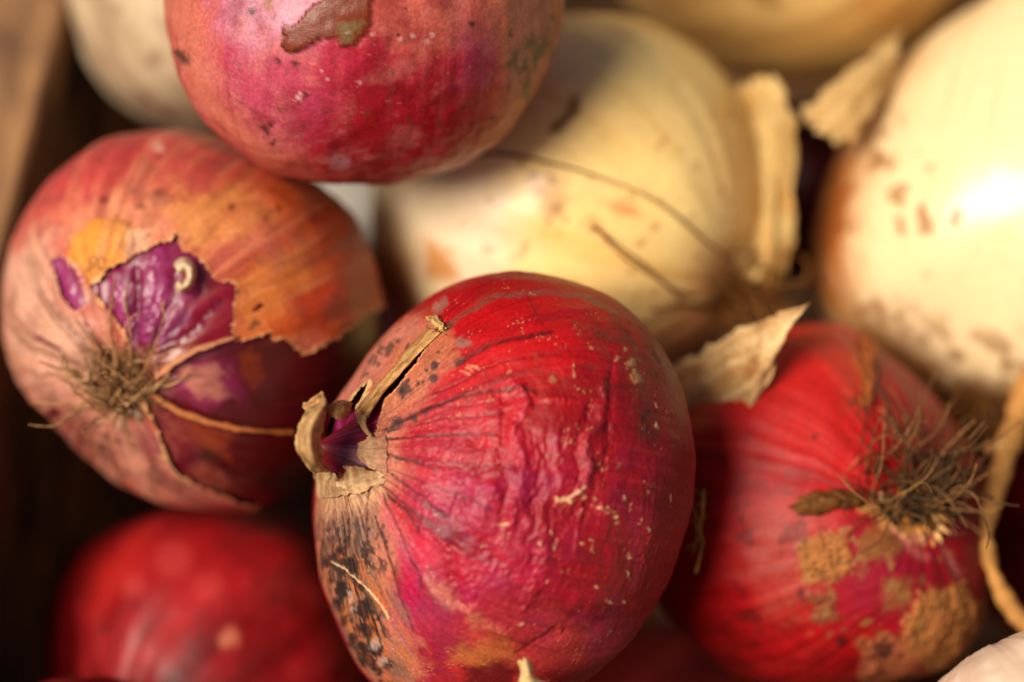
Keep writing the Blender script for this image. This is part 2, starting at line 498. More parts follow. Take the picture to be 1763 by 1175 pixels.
def sheet(name, rows, parent, mat, c0, c1, nu=26, nv=48, thick=0.00018, ragged=0.0, wav=0.0004, seed=1, dark=None, root=None, across=False):
    """a thin dry flap with real thickness. rows: control polylines (x, y, depth) swept across"""
    R = np.array([catmull([P(*p) for p in r], nv) for r in rows])          # rows x nv x 3
    G = np.stack([catmull(R[:, j], nu) for j in range(nv)], 1)              # nu x nv x 3
    du = np.gradient(G, axis=0); dv = np.gradient(G, axis=1)
    n = np.cross(du, dv); n /= np.linalg.norm(n, axis=-1)[..., None] + 1e-12
    u = np.linspace(0, 1, nu)[:, None] * np.ones((1, nv)); v = np.linspace(0, 1, nv)[None, :] * np.ones((nu, 1))
    o = seed * 11.7
    G = G + n * (wav * fbm(u * 4 + o, v * 7, 0 * u + o, 3))[..., None]
    if ragged:
        e = fbm(v * 14 + o, 0 * v + o, u * 3, 3) * ragged
        G = G + du / (np.linalg.norm(du, axis=-1)[..., None] + 1e-9) * (e * (np.abs(u - .5) * 2) ** 4)[..., None]
        e = fbm(u * 9 - o, 0 * v + o, v * 3, 3) * ragged * 1.6
        G = G + dv / (np.linalg.norm(dv, axis=-1)[..., None] + 1e-9) * (e * (np.abs(v - .5) * 2) ** 6)[..., None]
    t = 0.5 + 0.5 * (fbm(u * 1.6 + o, v * 20, 0 * u + 3.3, 4) if across else fbm(u * 13 + o, v * 2.2, 0 * u + 3.3, 4))
    t = np.clip(0.5 + (t - .5) * 2.6, 0, 1)
    col = np.asarray(c0) * (1 - t[..., None]) + np.asarray(c1) * t[..., None]
    if dark is not None:
        k = ss(0.15, 0.5, fbm(u * 6 + o, v * 8 - o, 0 * u + 8, 3)) * 0.7
        col = col * (1 - k[..., None]) + np.asarray(dark) * k[..., None]
    if root is not None:
        k = ss(.75, .1, u); col = col * (1 - k[..., None]) + np.asarray(root) * (.8 + .4 * t[..., None]) * k[..., None]
    A = (G + n * thick / 2).reshape(-1, 3); B = (G - n * thick / 2).reshape(-1, 3)
    i, j = np.meshgrid(np.arange(nu - 1), np.arange(nv - 1), indexing='ij')
    a = (i * nv + j).ravel()
    F1 = np.stack([a, a + nv, a + nv + 1, a + 1], 1); K = nu * nv
    F2 = F1[:, ::-1] + K
    rim = list(range(nv)) + [k * nv + nv - 1 for k in range(1, nu)] + [(nu - 1) * nv + k for k in range(nv - 2, -1, -1)] + [k * nv for k in range(nu - 2, 0, -1)]
    rim = np.array(rim); rn = np.roll(rim, -1)
    F3 = np.stack([rim, rn, rn + K, rim + K], 1)
    return mesh_obj(name, np.vstack([A, B]), np.vstack([F1, F2, F3]), mat, parent, np.vstack([col.reshape(-1, 3)] * 2), np.full(2 * K, 0.6))

def tubes(name, paths, parent, mat, cols, sides=5):
    """paths: list of (points (n,3) world, radii (n,)) joined into one part"""
    V = []; F = []; C = []
    off = 0
    for (p, r), c in zip(paths, cols):
        p = np.asarray(p); n = len(p); r = np.asarray(r)
        t = np.gradient(p, axis=0); t /= np.linalg.norm(t, axis=1)[:, None] + 1e-12
        ref = np.array([0.3, 0.5, 0.81])
        a = np.cross(t, ref); a /= np.linalg.norm(a, axis=1)[:, None] + 1e-12
        b = np.cross(t, a)
        ang = np.arange(sides) / sides * 2 * math.pi
        ring = p[:, None] + r[:, None, None] * (a[:, None] * np.cos(ang)[None, :, None] + b[:, None] * np.sin(ang)[None, :, None])
        V.append(ring.reshape(-1, 3)); C.append(np.repeat(np.asarray(c)[None] * (1 + .4 * fbm(np.linspace(0, n * .5, n), np.full(n, off * .37), np.zeros(n), 2))[:, None], sides, 0))
        for i in range(n - 1):
            for k in range(sides):
                F.append((off + i * sides + k, off + i * sides + (k + 1) % sides, off + (i + 1) * sides + (k + 1) % sides, off + (i + 1) * sides + k))
        off += n * sides
    return mesh_obj(name, np.vstack(V), np.array(F), mat, parent, np.vstack(C), np.full(off, 0.7))

def strand(pts, r0, r1, n=24, jit=0.0, rng=None):
    p = catmull([P(*q) for q in pts], n)
    if jit and rng is not None:
        ph = rng.uniform(0, 100)
        t = np.linspace(0, 6, n)
        j = np.stack([vn(t + ph, t * 0, t * 0 + k) for k in (1.5, 7.5, 13.5)], 1) * jit
        j[0] *= 0; p = p + j
    r = np.linspace(r0, r1, n) * (1 + 0.25 * vn(np.linspace(0, 9, n), np.zeros(n) + r0 * 1e5, np.zeros(n)))
    return p, r

def tuft(name, base, axis, n, spread_r, length, parent, cols, seed, r0=0.00035, bend=None, fan=0.8, curl=0.35, sides=5):
    """a tuft of dry hair roots growing from the basal plate"""
    rng = np.random.default_rng(seed)
    axis = axis / np.linalg.norm(axis)
    t = np.array([0.3, 0.9, 0.1]); t -= axis * (t @ axis); e1 = t / np.linalg.norm(t); e2 = np.cross(axis, e1)
    paths = []; cc = []
    for k in range(n):
        a = rng.uniform(0, 2 * math.pi); rr = spread_r * math.sqrt(rng.uniform(0, 1))
        out = e1 * math.cos(a) + e2 * math.sin(a)
        p = base + out * rr
        d = axis + out * (fan * rr / spread_r * rng.uniform(.6, 1.3)) + rng.normal(0, .13, 3)
        L = length * rng.uniform(0.45, 1.15); m = 16
        pts = [p]; d /= np.linalg.norm(d)
        w = rng.normal(0, curl, 3)
        for i in range(m - 1):
            d = d + (w + rng.normal(0, curl * .5, 3)) * (1.0 / m) * 2.2
            if bend is not None: d = d + bend * (1.6 / m)
            d /= np.linalg.norm(d)
            pts.append(pts[-1] + d * L / m)
            if i == m // 2: w = rng.normal(0, curl, 3)
        r = r0 * rng.uniform(.6, 1.25) * np.linspace(1, .35, m)
        paths.append((np.array(pts), r))
        cc.append(np.asarray(cols[rng.integers(len(cols))]) * rng.uniform(.7, 1.25))
    o = tubes(name, paths, parent, M_ROOT, cc, sides)
    o['kind'] = 'stuff'
    return o

def stipple(s, pts, c, thr, k, amt=0.85, soft=15, o=0.0, stretch=None, rough=None):
    """specks of mould or dirt, thresholded noise inside a region"""
    i, d = s.region(pts, soft, 20, 6)
    q = s.q[i]
    oo = o + s.on.seed
    if stretch is None: n = fbm(q[:, 0] * k + oo, q[:, 1] * k, q[:, 2] * k - oo, 2, .6)
    else: n = fbm(np.cos(s.ph[i]) * k + oo, np.sin(s.ph[i]) * k, s.th[i] * stretch - oo, 2, .6)
    f = ss(thr, thr + .16, n) * (1 - ss(-soft, soft, d)) * amt
    s.col[i] = s.col[i] * (1 - f[:, None]) + np.asarray(c) * f[:, None]
    if rough is not None: s.rough[i] = s.rough[i] * (1 - f) + rough * f

TAN = lin(196, 140, 96); PALE = lin(226, 190, 140); DK = lin(52, 40, 32); RTC = [lin(140, 104, 66), lin(112, 78, 46), lin(160, 122, 80), lin(92, 66, 40)]
RTB = [lin(176, 132, 88), lin(150, 108, 66), lin(196, 152, 106), lin(116, 82, 50)]
GRP = 'onions heaped in the wooden crate'

# ================================================================== A: the sharp red onion in front
A = Onion(868, 828, 358, 0.490, (-.79, .18, .58), 3, sq=0.85, neck_h=0.26, neck_w=0.15, lump=0.03)
A.press([(545, 815), (541, 870), (547, 960), (556, 1010), (580, 1075), (610, 1135), (640, 1180), (700, 1222), (830, 1232), (940, 1210), (1005, 1175), (1060, 1130), (1105, 1080), (1150, 1000), (1180, 920), (1195, 840), (1193, 760), (1172, 660), (1140, 590), (1085, 535), (1020, 495), (950, 474), (890, 468), (820, 476), (760, 500), (700, 540), (650, 590), (610, 640), (580, 690)])
eA = empty('red_onion', tuple(A.C), 'crimson wrinkled onion in sharp focus, dry torn neck pointing left', 'onion', GRP)
bvA = bvh_of(A)
def dA(x, y, lift=0.0): return depth_on(bvA, x, y, 0.486) - lift

s = Coat(A, 200, 240, 0.958)
st = s.M(7, .6, 3)
s.col[:] = lin(122, 14, 44)
s.mixall(lin(166, 46, 112), ss(.0, .5, st)); s.mixall(lin(70, 6, 20), ss(.1, .5, s.M(10, .8, 2, 4)))
s.fill([(535, 740), (570, 730), (575, 800), (540, 800)], lin(120, 16, 14), .8, 10, 5, 3)
s.rough[:] = 0.3
s.h += 0.0003 * s.M(5, .5, 2, 7) * ss(.15, .6, s.th)
s.rough[:] = .42
s.build('inner_skin', M_FLESH, eA)

s = Coat(A, 470, 760, 1.0, neck=0.6)
X, Y = s.X, s.Y
stk = s.M(9, .9, 4); fine = s.M(26, 3.0, 3, 5); cloud = s.iso(4, 4, 2); mott = s.iso(22, 3, 6)
s.col[:] = lin(168, 12, 32)
s.mixall(lin(128, 8, 26), ss(-.05, .45, stk) * .55)
s.mixall(lin(214, 34, 48), ss(0, .5, cloud) * .5)
s.mixall(lin(150, 12, 60), ss(.05, .5, s.iso(3, 3, 31)) * .4)
# broad colour zones
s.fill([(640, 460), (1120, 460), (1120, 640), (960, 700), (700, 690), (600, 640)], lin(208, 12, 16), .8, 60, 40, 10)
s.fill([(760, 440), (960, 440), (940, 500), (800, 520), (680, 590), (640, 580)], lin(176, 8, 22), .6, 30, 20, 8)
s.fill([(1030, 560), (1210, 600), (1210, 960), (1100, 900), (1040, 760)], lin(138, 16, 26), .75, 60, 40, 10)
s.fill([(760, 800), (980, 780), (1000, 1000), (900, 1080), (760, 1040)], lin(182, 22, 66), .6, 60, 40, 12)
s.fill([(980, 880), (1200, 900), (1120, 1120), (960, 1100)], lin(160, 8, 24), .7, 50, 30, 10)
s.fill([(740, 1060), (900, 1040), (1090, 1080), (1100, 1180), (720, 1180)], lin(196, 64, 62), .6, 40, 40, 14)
s.fill([(690, 1010), (780, 1020), (810, 1120), (760, 1170), (700, 1090)], lin(146, 22, 66), .75, 25, 30, 10)
s.fill([(790, 1110), (870, 1100), (890, 1130), (840, 1150), (790, 1145)], lin(206, 130, 62), .7, 18, 20, 8)
s.fill([(960, 1060), (1010, 1075), (1070, 1120), (960, 1170), (900, 1130)], lin(206, 74, 72), .5, 22, 14, 8)
s.fill([(800, 1150), (850, 1138), (890, 1150), (885, 1185), (800, 1190)], lin(96, 6, 22), .9, 10, 8, 4)
s.fill([(860, 690), (930, 690), (935, 750), (870, 750)], lin(220, 40, 52), .5, 20, 14, 6)
s.fill([(905, 700), (1010, 695), (1010, 745), (910, 745)], lin(150, 8, 14), .75, 10, 12, 5)
s.fill([(900, 830), (1000, 850), (1010, 900), (920, 920), (890, 880)], lin(150, 8, 16), .6, 24, 20, 6)
# pink fading into the dry band at the neck
s.fill([(640, 690), (860, 640), (880, 760), (740, 830), (790, 930), (720, 960), (760, 1080), (700, 1110), (640, 900)], lin(200, 52, 68), .42, 50, 40, 14)
s.fill([(700, 820), (760, 800), (850, 850), (860, 900), (760, 890)], lin(212, 84, 100), .35, 22, 20, 8)
band = [(540, 820), (600, 700), (560, 690), (600, 620), (660, 560), (740, 545), (790, 590), (760, 650), (720, 690), (690, 720), (680, 770), (706, 820), (660, 850), (664, 900), (684, 960), (672, 1010), (690, 1080), (740, 1160), (700, 1190), (600, 1190), (520, 980)]
s.fill(band, lin(204, 124, 96), .92, 16, 20, 8, rough=.55)
s.fill([(560, 700), (640, 600), (720, 545), (700, 590), (640, 650), (610, 690)], lin(214, 134, 118), .8, 16, 12, 6)
s.fill([(680, 600), (770, 570), (790, 610), (740, 660), (690, 700), (650, 720), (660, 690)], lin(190, 104, 66), .8, 14, 14, 6)
s.fill([(545, 815), (640, 812), (660, 850), (640, 900), (630, 1000), (560, 960), (545, 880)], lin(166, 122, 92), .9, 18, 14, 8)
s.fill([(545, 960), (620, 960), (660, 1040), (660, 1130), (590, 1090)], lin(196, 128, 72), .85, 18, 18, 8)
s.fill([(560, 880), (600, 870), (625, 960), (590, 1000), (556, 960)], lin(150, 98, 84), .6, 16, 16, 8)
s.fill([(655, 840), (690, 900), (705, 960), (700, 1010), (680, 960), (655, 900)], lin(214, 108, 112), .7, 14, 10, 5)
s.fill([(655, 1020), (690, 1040), (720, 1110), (690, 1110), (660, 1070)], lin(216, 112, 110), .7, 12, 10, 5)
s.fill([(688, 950), (716, 985), (722, 1040), (700, 1055), (690, 1010)], lin(196, 8, 64), .95, 7, 8, 4)
s.fill([(710, 925), (745, 925), (755, 960), (730, 985), (712, 960)], lin(214, 40, 74), .8, 12, 12, 5)
s.fill([(738, 985), (770, 1020), (800, 1050), (770, 1050), (735, 1015)], lin(222, 150, 120), .55, 10, 12, 6)
s.fill([(790, 1045), (850, 1070), (870, 1090), (810, 1080)], lin(222, 150, 110), .4, 10, 12, 6)
s.fill([(660, 640), (720, 640), (740, 690), (690, 760), (660, 740)], lin(206, 120, 90), .55, 18, 18, 8)
fib = np.clip(.5 + 1.5 * fine, 0, 1)
s.fill(band, lin(150, 96, 72), .2, 18, 20, 8, tex=fib)
s.fill(band, lin(226, 168, 124), .2, 18, 20, 8, tex=np.clip(.3 - 1.6 * s.M(34, 2.0, 2, 9), 0, 1))
s.fill([(545, 806), (650, 808), (668, 850), (610, 885), (545, 890)], lin(220, 178, 132), .85, 14, 12, 8, tex=np.clip(.75 + 1.2 * fine, 0, 1))
# mould, dirt
stipple(s, [(556, 930), (620, 960), (670, 1050), (680, 1150), (620, 1150), (550, 1010)], lin(36, 30, 28), -.10, 24, .95, 22, 1, 10)
s.fill([(548, 900), (640, 880), (680, 1000), (720, 1180), (580, 1190)], lin(122, 102, 86), .7, 20, 26, 12, tex=np.clip(.5 + 1.5 * s.iso(9, 4, 51), 0, 1))
stipple(s, [(548, 900), (640, 890), (680, 980), (556, 990)], lin(52, 42, 38), .05, 34, .85, 18, 14)
stipple(s, [(545, 930), (630, 960), (700, 1080), (730, 1190), (580, 1190)], lin(206, 112, 54), .1, 26, .7, 16, 11, 12)
stipple(s, [(550, 860), (640, 830), (650, 1000), (560, 980)], lin(70, 52, 46), .12, 24, .7, 16, 5, 12)
stipple(s, [(640, 850), (690, 900), (690, 960), (650, 960)], lin(60, 40, 36), .42, 34, .8, 10, 8)
stipple(s, [(600, 560), (760, 540), (800, 620), (700, 720), (590, 690)], lin(58, 52, 44), .42, 24, .75, 20, 12)
s.spots([(656, 610, 4), (661, 600, 5), (668, 612, 4), (672, 605, 6), (676, 598, 5), (641, 625, 6), (645, 617, 4), (624, 652, 4), (632, 648, 4), (685, 590, 4)], lin(66, 66, 52), .8)
s.spots([(700, 672, 11), (694, 680, 7), (683, 733, 9), (690, 728, 8), (677, 738, 6), (749, 636, 6), (751, 630, 4), (745, 655, 7), (752, 652, 5), (720, 660, 4), (790, 622, 6), (787, 624, 5), (712, 720, 7), (733, 710, 5), (775, 560, 5), (668, 742, 5), (735, 640, 3), (756, 610, 3)], lin(46, 44, 44), .82)
s.spots([(582, 1035, 8), (594, 1028, 5), (590, 1075, 6), (602, 968, 9), (608, 980, 7), (588, 1010, 6), (620, 1010, 7), (640, 1055, 6), (612, 1100, 8), (570, 1000, 6), (575, 968, 5), (652, 1065, 5), (626, 1080, 6)], lin(34, 30, 28), .9)
rg = np.random.default_rng(12)
dirt = []
while len(dirt) < 70:
    t = rg.uniform(); x0 = 556 + t * 60 + rg.uniform(-6, 70) * (.5 + .5 * t); y0 = 945 + t * 225 + rg.uniform(-25, 25)
    dirt.append((x0, y0, rg.uniform(2, 8) * (1 if rg.uniform() < .7 else 1.5)))
s.spots(dirt, lin(38, 32, 30), .85, .5, 8, 7)
s.spots([(600, 1025, 5), (605, 1035, 4), (608, 1050, 4), (645, 1110, 10), (660, 1140, 8)], lin(206, 190, 174), .6)
s.spots([(755, 531, 9), (765, 522, 8), (748, 545, 6), (795, 590, 9), (805, 592, 7)], lin(160, 128, 112), .7)
s.fill([(1000, 560), (1090, 560), (1150, 640), (1120, 660), (1060, 600), (1000, 590)], lin(106, 56, 28), .75, 20, 24, 10, rough=.65, tex=np.clip(.55 + 1.3 * mott, 0, 1))
s.fill([(1080, 600), (1110, 600), (1120, 680), (1090, 680)], lin(132, 84, 36), .7, 12, 20, 8, rough=.7, tex=np.clip(.5 + 1.5 * mott, 0, 1))
s.fill([(1100, 700), (1130, 700), (1130, 760), (1100, 750)], lin(98, 56, 24), .7, 10, 16, 8, rough=.7, tex=np.clip(.5 + 1.5 * mott, 0, 1))
s.fill([(960, 1040), (1060, 1030), (1070, 1080), (980, 1090)], lin(64, 18, 20), .55, 16, 20, 8, tex=np.clip(.5 + 1.4 * mott, 0, 1))
s.fill([(920, 655), (1110, 655), (1110, 690), (930, 690)], lin(120, 34, 24), .5, 12, 14, 6, tex=np.clip(.5 + 1.4 * s.M(30, 4, 3, 2), 0, 1))
s.spots([(1112, 712, 6), (1106, 722, 5), (1117, 735, 6)], lin(48, 30, 12), .8)
s.spots([(1088, 622, 7), (1084, 628, 6), (1095, 640, 5), (1100, 652, 6), (1093, 656, 5), (1088, 650, 4), (952, 650, 6), (1018, 600, 4), (1062, 618, 4), (1075, 600, 3)], lin(190, 150, 92), .75, rough=.8, h=.0002)
# veins: the drawn ones
VD = lin(74, 22, 22); VG = lin(110, 74, 60)
for p, w, a in (
    ([(700, 722), (730, 706), (761, 696), (802, 681), (851, 673), (892, 671), (920, 672)], 2.6, .85),
    ([(790, 626), (820, 606), (851, 591), (900, 581), (949, 573)], 2.8, .8),
    ([(712, 734), (761, 722), (810, 718), (868, 712)], 1.6, .6),
    ([(640, 762), (690, 755), (721, 753), (778, 749), (851, 748)], 1.7, .85),
    ([(635, 779), (680, 787), (725, 800), (755, 812)], 2.2, .85),
    ([(650, 800), (663, 808), (696, 832), (729, 857), (745, 872), (770, 890)], 2.0, .85),
    ([(655, 830), (671, 854), (704, 887), (722, 914)], 2.2, .85),
    ([(660, 850), (672, 880), (688, 915), (704, 956), (722, 982), (724, 1010)], 1.6, .85),
    ([(640, 815), (633, 850), (629, 882), (633, 931), (630, 980)], 1.6, .8),
    ([(646, 890), (658, 925), (670, 960), (684, 1010), (692, 1042), (712, 1087)], 1.8, .8),
    ([(729, 685), (786, 661), (851, 628), (909, 616), (949, 612), (1010, 616)], 1.4, .5),
    ([(740, 800), (800, 806), (860, 800), (930, 800)], 1.2, .35), ([(760, 700), (800, 700), (850, 694)], 1.0, .45),
    ([(650, 790), (655, 760), (672, 720)], 1.6, .5), ([(600, 840), (596, 880), (600, 930)], 1.4, .5),
    ([(1010, 700), (1090, 705), (1160, 720)], 1.5, .35), ([(880, 550), (950, 545), (1040, 560)], 1.2, .35)):
    s.line(p, VD, w * 1.15, min(1, a * 1.15), .6, 3, h=-.00010, hw=2.5)
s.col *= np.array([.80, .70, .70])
fz = s.M(42, 2.2, 3, 17)
i, d = s.region(band, 12, 20, 8)
red = np.ones(len(s.th), np.float32); red[i] = ss(-12, 12, d)
s.mixall(lin(92, 6, 22), ss(.02, .45, s.M(13, 1.6, 4, 41)) * .30 * red)
s.mixall(lin(206, 66, 70), ss(.12, .6, fz) * .12)
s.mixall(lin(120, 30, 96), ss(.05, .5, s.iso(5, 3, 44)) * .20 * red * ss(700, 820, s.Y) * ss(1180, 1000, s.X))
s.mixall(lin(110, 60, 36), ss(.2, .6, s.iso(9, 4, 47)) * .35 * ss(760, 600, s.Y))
s.line([(760, 575), (786, 548), (823, 524), (860, 508), (909, 502), (958, 504), (1003, 512), (1060, 540)], VG, 4, .75, .6, 5)
s.line([(806, 690), (840, 664), (900, 642), (960, 640)], VG, 2, .4, .8, 5)
s.line([(909, 504), (915, 525), (935, 560)], lin(120, 10, 14), 1.6, .7, .3, 3)
conv = ss(.45, .25, s.th) * 0 + ss(1.3, .45, s.th)
s.veins(16, lin(70, 24, 26), .75, .045, 2.0, conv)
s.veins(24, lin(96, 36, 36), .5, .05, 8.0, conv)
s.veins(11, lin(90, 12, 18), .45, .05, 6.0)
# relief: broad undulation, then creases across the skin
s.h += 0.00055 * s.iso(4.5, 2, 15) + 0.00012 * s.M(16, 2.0, 2, 11)
wrz = np.exp(-(((X - 880) / 190) ** 2 + ((Y - 860) / 170) ** 2)) * s.vis
acr = fbm(s.th * 9 + 4 + .8 * s.wx, np.cos(s.ph) * 2.6, np.sin(s.ph) * 2.6, 2)
s.h += wrz * 0.00065 * acr + wrz * 0.00022 * (1 - 2 * np.abs(fbm(s.th * 22 + s.wx * .8, np.cos(s.ph) * 5, np.sin(s.ph) * 5, 2)))
HL = 0.00055
for p, h, w in (
    ([(885, 655), (905, 690), (896, 720), (880, 745), (890, 775), (902, 800), (893, 840), (884, 872), (880, 905)], 1.1, 9),
    ([(955, 745), (960, 770), (966, 800), (962, 830)], .7, 8), ([(1038, 670), (1038, 700), (1036, 730), (1014, 752), (1010, 780), (1017, 800), (1004, 830), (985, 852)], 1.1, 8),
    ([(735, 802), (765, 818), (800, 828), (850, 842), (862, 870)], .9, 9),
    ([(945, 900), (936, 940), (938, 975), (920, 1010), (905, 1040)], 1.0, 13),
    ([(850, 840), (838, 870), (815, 890)], .8, 12), ([(730, 840), (770, 880), (790, 910)], .8, 10),
    ([(792, 960), (800, 990), (815, 1020), (812, 1045)], .9, 14), ([(722, 910), (760, 920), (800, 915), (830, 890)], .6, 14),
    ([(735, 1000), (790, 1050), (830, 1070), (872, 1090)], .7, 10), ([(892, 672), (909, 673), (930, 684), (960, 690), (1012, 690)], .6, 6),
    ([(1110, 820), (1120, 900), (1110, 960)], .4, 20), ([(975, 710), (966, 745)], .4, 5)):
    s.line(p, None, 2, 0, 0, 5, h=h * HL, hw=w)
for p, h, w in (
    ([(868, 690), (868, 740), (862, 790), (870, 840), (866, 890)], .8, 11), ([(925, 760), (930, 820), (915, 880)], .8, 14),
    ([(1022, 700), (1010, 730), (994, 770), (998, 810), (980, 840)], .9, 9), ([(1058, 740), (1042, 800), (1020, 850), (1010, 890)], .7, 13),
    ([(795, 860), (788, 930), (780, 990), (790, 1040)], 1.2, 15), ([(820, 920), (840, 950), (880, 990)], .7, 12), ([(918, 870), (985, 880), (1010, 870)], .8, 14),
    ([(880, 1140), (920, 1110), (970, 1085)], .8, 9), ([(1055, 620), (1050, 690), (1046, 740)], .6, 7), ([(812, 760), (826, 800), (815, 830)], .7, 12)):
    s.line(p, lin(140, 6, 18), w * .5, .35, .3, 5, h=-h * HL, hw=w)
# violet sky sheen painted in along the crease ridges
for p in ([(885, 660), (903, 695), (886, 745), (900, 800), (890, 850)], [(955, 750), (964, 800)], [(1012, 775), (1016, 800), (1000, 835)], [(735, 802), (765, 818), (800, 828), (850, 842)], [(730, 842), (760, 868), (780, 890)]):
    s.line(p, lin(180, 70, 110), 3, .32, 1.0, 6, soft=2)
s.line([(958, 862), (985, 852), (1003, 838)], lin(220, 172, 130), 2.4, .85, .4, 4, h=.0002, hw=3)
s.line([(1030, 722), (1018, 748), (1008, 765)], lin(90, 4, 12), 1.6, .7, .2, 3)
# pale scuffs and crumbs of dirt
CR = lin(224, 180, 124)
rng = np.random.default_rng(5)
for (x, y, w, hgt) in ((962, 858, 16, 5), (978, 862, 10, 4), (1035, 876, 18, 5), (1052, 880, 12, 4), (866, 902, 17, 3), (952, 940, 4, 7), (950, 915, 3, 5), (1018, 945, 5, 9), (1014, 930, 4, 4), (1082, 958, 4, 8), (1051, 1036, 8, 4), (895, 1072, 8, 4), (1077, 860, 4, 5), (1114, 912, 3, 6), (1155, 860, 2, 12), (830, 940, 5, 4), (845, 690, 5, 9), (800, 640, 14, 7), (815, 632, 10, 4), (1002, 855, 5, 7), (1024, 862, 3, 4), (930, 935, 3, 3), (1000, 935, 4, 3), (1080, 990, 3, 8), (1026, 1010, 2, 5), (1074, 1036, 4, 2), (1060, 890, 6, 3), (1128, 700, 4, 9), (1130, 730, 3, 8), (988, 640, 1.5, 14)):
    for k in range(3):
        a = rng.uniform(-1, 1, 2); L = rng.uniform(.25, .7); t = rng.uniform(-.5, .5)
        x0, y0 = x + a[0] * w * .6, y + a[1] * hgt * .6
        s.line([(x0 - w * L, y0 - hgt * L * .6 + t * 3), (x0, y0 + t * 4), (x0 + w * L, y0 + hgt * L * .6 - t * 3)], CR, rng.uniform(.7, 1.35), .8, .8, 4, h=.00010, hw=2)
i = np.nonzero(s.vis)[0]
sp = vn(s.q[i, 0] * 150, s.q[i, 1] * 150, s.q[i, 2] * 150) * .7 + .5 * s.wx[i]
f = ss(.64, .8, sp) * .45
s.col[i] = s.col[i] * (1 - f[:, None]) + CR * f[:, None]
s.spots([(1060, 400 + 500, 3), (940, 1000, 2)], CR, .6)
# lit hair-line edge of the lower dry layer
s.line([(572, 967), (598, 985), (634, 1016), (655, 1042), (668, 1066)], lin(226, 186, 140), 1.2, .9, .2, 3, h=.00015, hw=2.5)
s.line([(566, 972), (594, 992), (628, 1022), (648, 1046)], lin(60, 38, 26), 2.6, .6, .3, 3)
# gloss: waxy red, dull paper
s.rough += .05 * mott
# torn opening at the neck
s.cut([(440, 640), (552, 676), (566, 703), (585, 722), (600, 712), (607, 695), (617, 680), (638, 660), (614, 704), (620, 727), (637, 754), (617, 766), (617, 782), (640, 808), (659, 814), (631, 811), (600, 803), (584, 808), (582, 826), (575, 814), (545, 812), (430, 850)], 5, 2.5, lin(226, 182, 122), 7, .0007, 9)
s.cut([(626, 748), (632, 715), (656, 679), (683, 647), (706, 624), (757, 574), (716, 629), (687, 668), (661, 691), (651, 727), (646, 752)], 3, 2, lin(206, 140, 90), 4, .0003, 6)
s.hole |= s.th < .05
qx, qy, qz = s.q[:, 0] + .10 * s.wx, s.q[:, 1] + .10 * s.wy, s.q[:, 2] + .06 * s.wx
r1 = 1 - 2.2 * np.abs(fbm(qx * 6.5, qy * 6.5, qz * 9, 2, .45)); r2 = 1 - 2.2 * np.abs(fbm(qx * 13 + 4, qy * 13, qz * 17, 2, .45))
s.h += (wrz + .12 * s.vis) * (.00024 * np.clip(r1, 0, 1) ** 4 + .00012 * np.clip(r2, 0, 1) ** 3)
s.h += wrz * 0.00012 * fbm(s.th * 42 + s.wx, np.cos(s.ph) * 12, np.sin(s.ph) * 12, 2) + .00004 * s.iso(70, 2, 3)
s.rough = np.clip(s.rough + .05, .36, .85)
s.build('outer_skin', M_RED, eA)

PC0, PC1, PDK = lin(184, 124, 70), lin(236, 196, 134), lin(104, 76, 46)
# neck: curled dry petal on the far left
sheet('neck_petal', [[(557, 678, .462), (534, 700, .458), (514, 730, .456), (508, 757, .455), (516, 788, .457), (541, 818, .463)],
                     [(560, 690, .452), (548, 708, .449), (534, 732, .447), (530, 757, .446), (536, 786, .448), (552, 814, .458)],
                     [(562, 700, .455), (555, 716, .452), (549, 738, .451), (543, 758, .450), (546, 788, .452), (562, 812, .460)],
                     [(560, 704, .462), (560, 720, .460), (556, 740, .459), (552, 760, .459), (556, 786, .460), (566, 808, .464)]], eA, M_PAPER, PC0, PC1, 34, 80, .00014, .0010, .0007, 2, dark=PDK)
sheet('neck_petal', [[(520, 697, .464), (532, 690, .461), (545, 682, .460), (556, 674, .461)], [(526, 706, .460), (538, 700, .457), (549, 692, .456), (558, 682, .458)], [(534, 712, .463), (544, 706, .460), (553, 700, .459), (559, 694, .460)]],
      eA, M_PAPER, lin(188, 120, 70), lin(226, 186, 120), 16, 26, .0003, .0005, .0004, 4)
sheet('neck_petal', [[(560, 702, .458), (572, 694, .459), (590, 690, .460), (606, 694, .461)], [(566, 712, .455), (576, 706, .455), (590, 702, .456), (603, 706, .459)], [(572, 718, .455), (580, 721, .454), (590, 722, .455), (600, 714, .458)]],
      eA, M_PAPER, lin(176, 112, 62), lin(206, 150, 90), 16, 26, .0003, .0004, .0003, 5, dark=lin(70, 52, 34))
fl = lambda l: [(x, y, dA(x, y, z)) for x, y, z in l]
sheet('torn_flap', [fl([(545, 858, .0002), (570, 858, .0002), (600, 852, .0002), (630, 846, .0002), (662, 832, .0002)]), fl([(543, 834, .0008), (568, 834, .0008), (592, 834, .0008), (628, 828, .0008), (662, 824, .0004)]),
                    fl([(541, 813, .0014), (572, 814, .0014), (584, 826, .0012), (602, 806, .0018), (632, 810, .0016), (660, 816, .0006)])], eA, M_PAPER, lin(176, 124, 82), lin(240, 206, 154), 30, 70, .00012, .0010, .0004, 15, across=True, root=lin(216, 172, 126))
sheet('torn_flap', [fl([(664, 752, .0001), (668, 780, .0001), (664, 812, .0001)]), fl([(640, 758, .0006), (642, 780, .0006), (640, 802, .0005)]), fl([(617, 766, .0012), (615, 776, .0012), (621, 786, .0010)])], eA, M_PAPER, lin(206, 150, 110), lin(232, 192, 140), 26, 26, .00012, .0006, .0003, 16, across=True, root=lin(186, 128, 98))
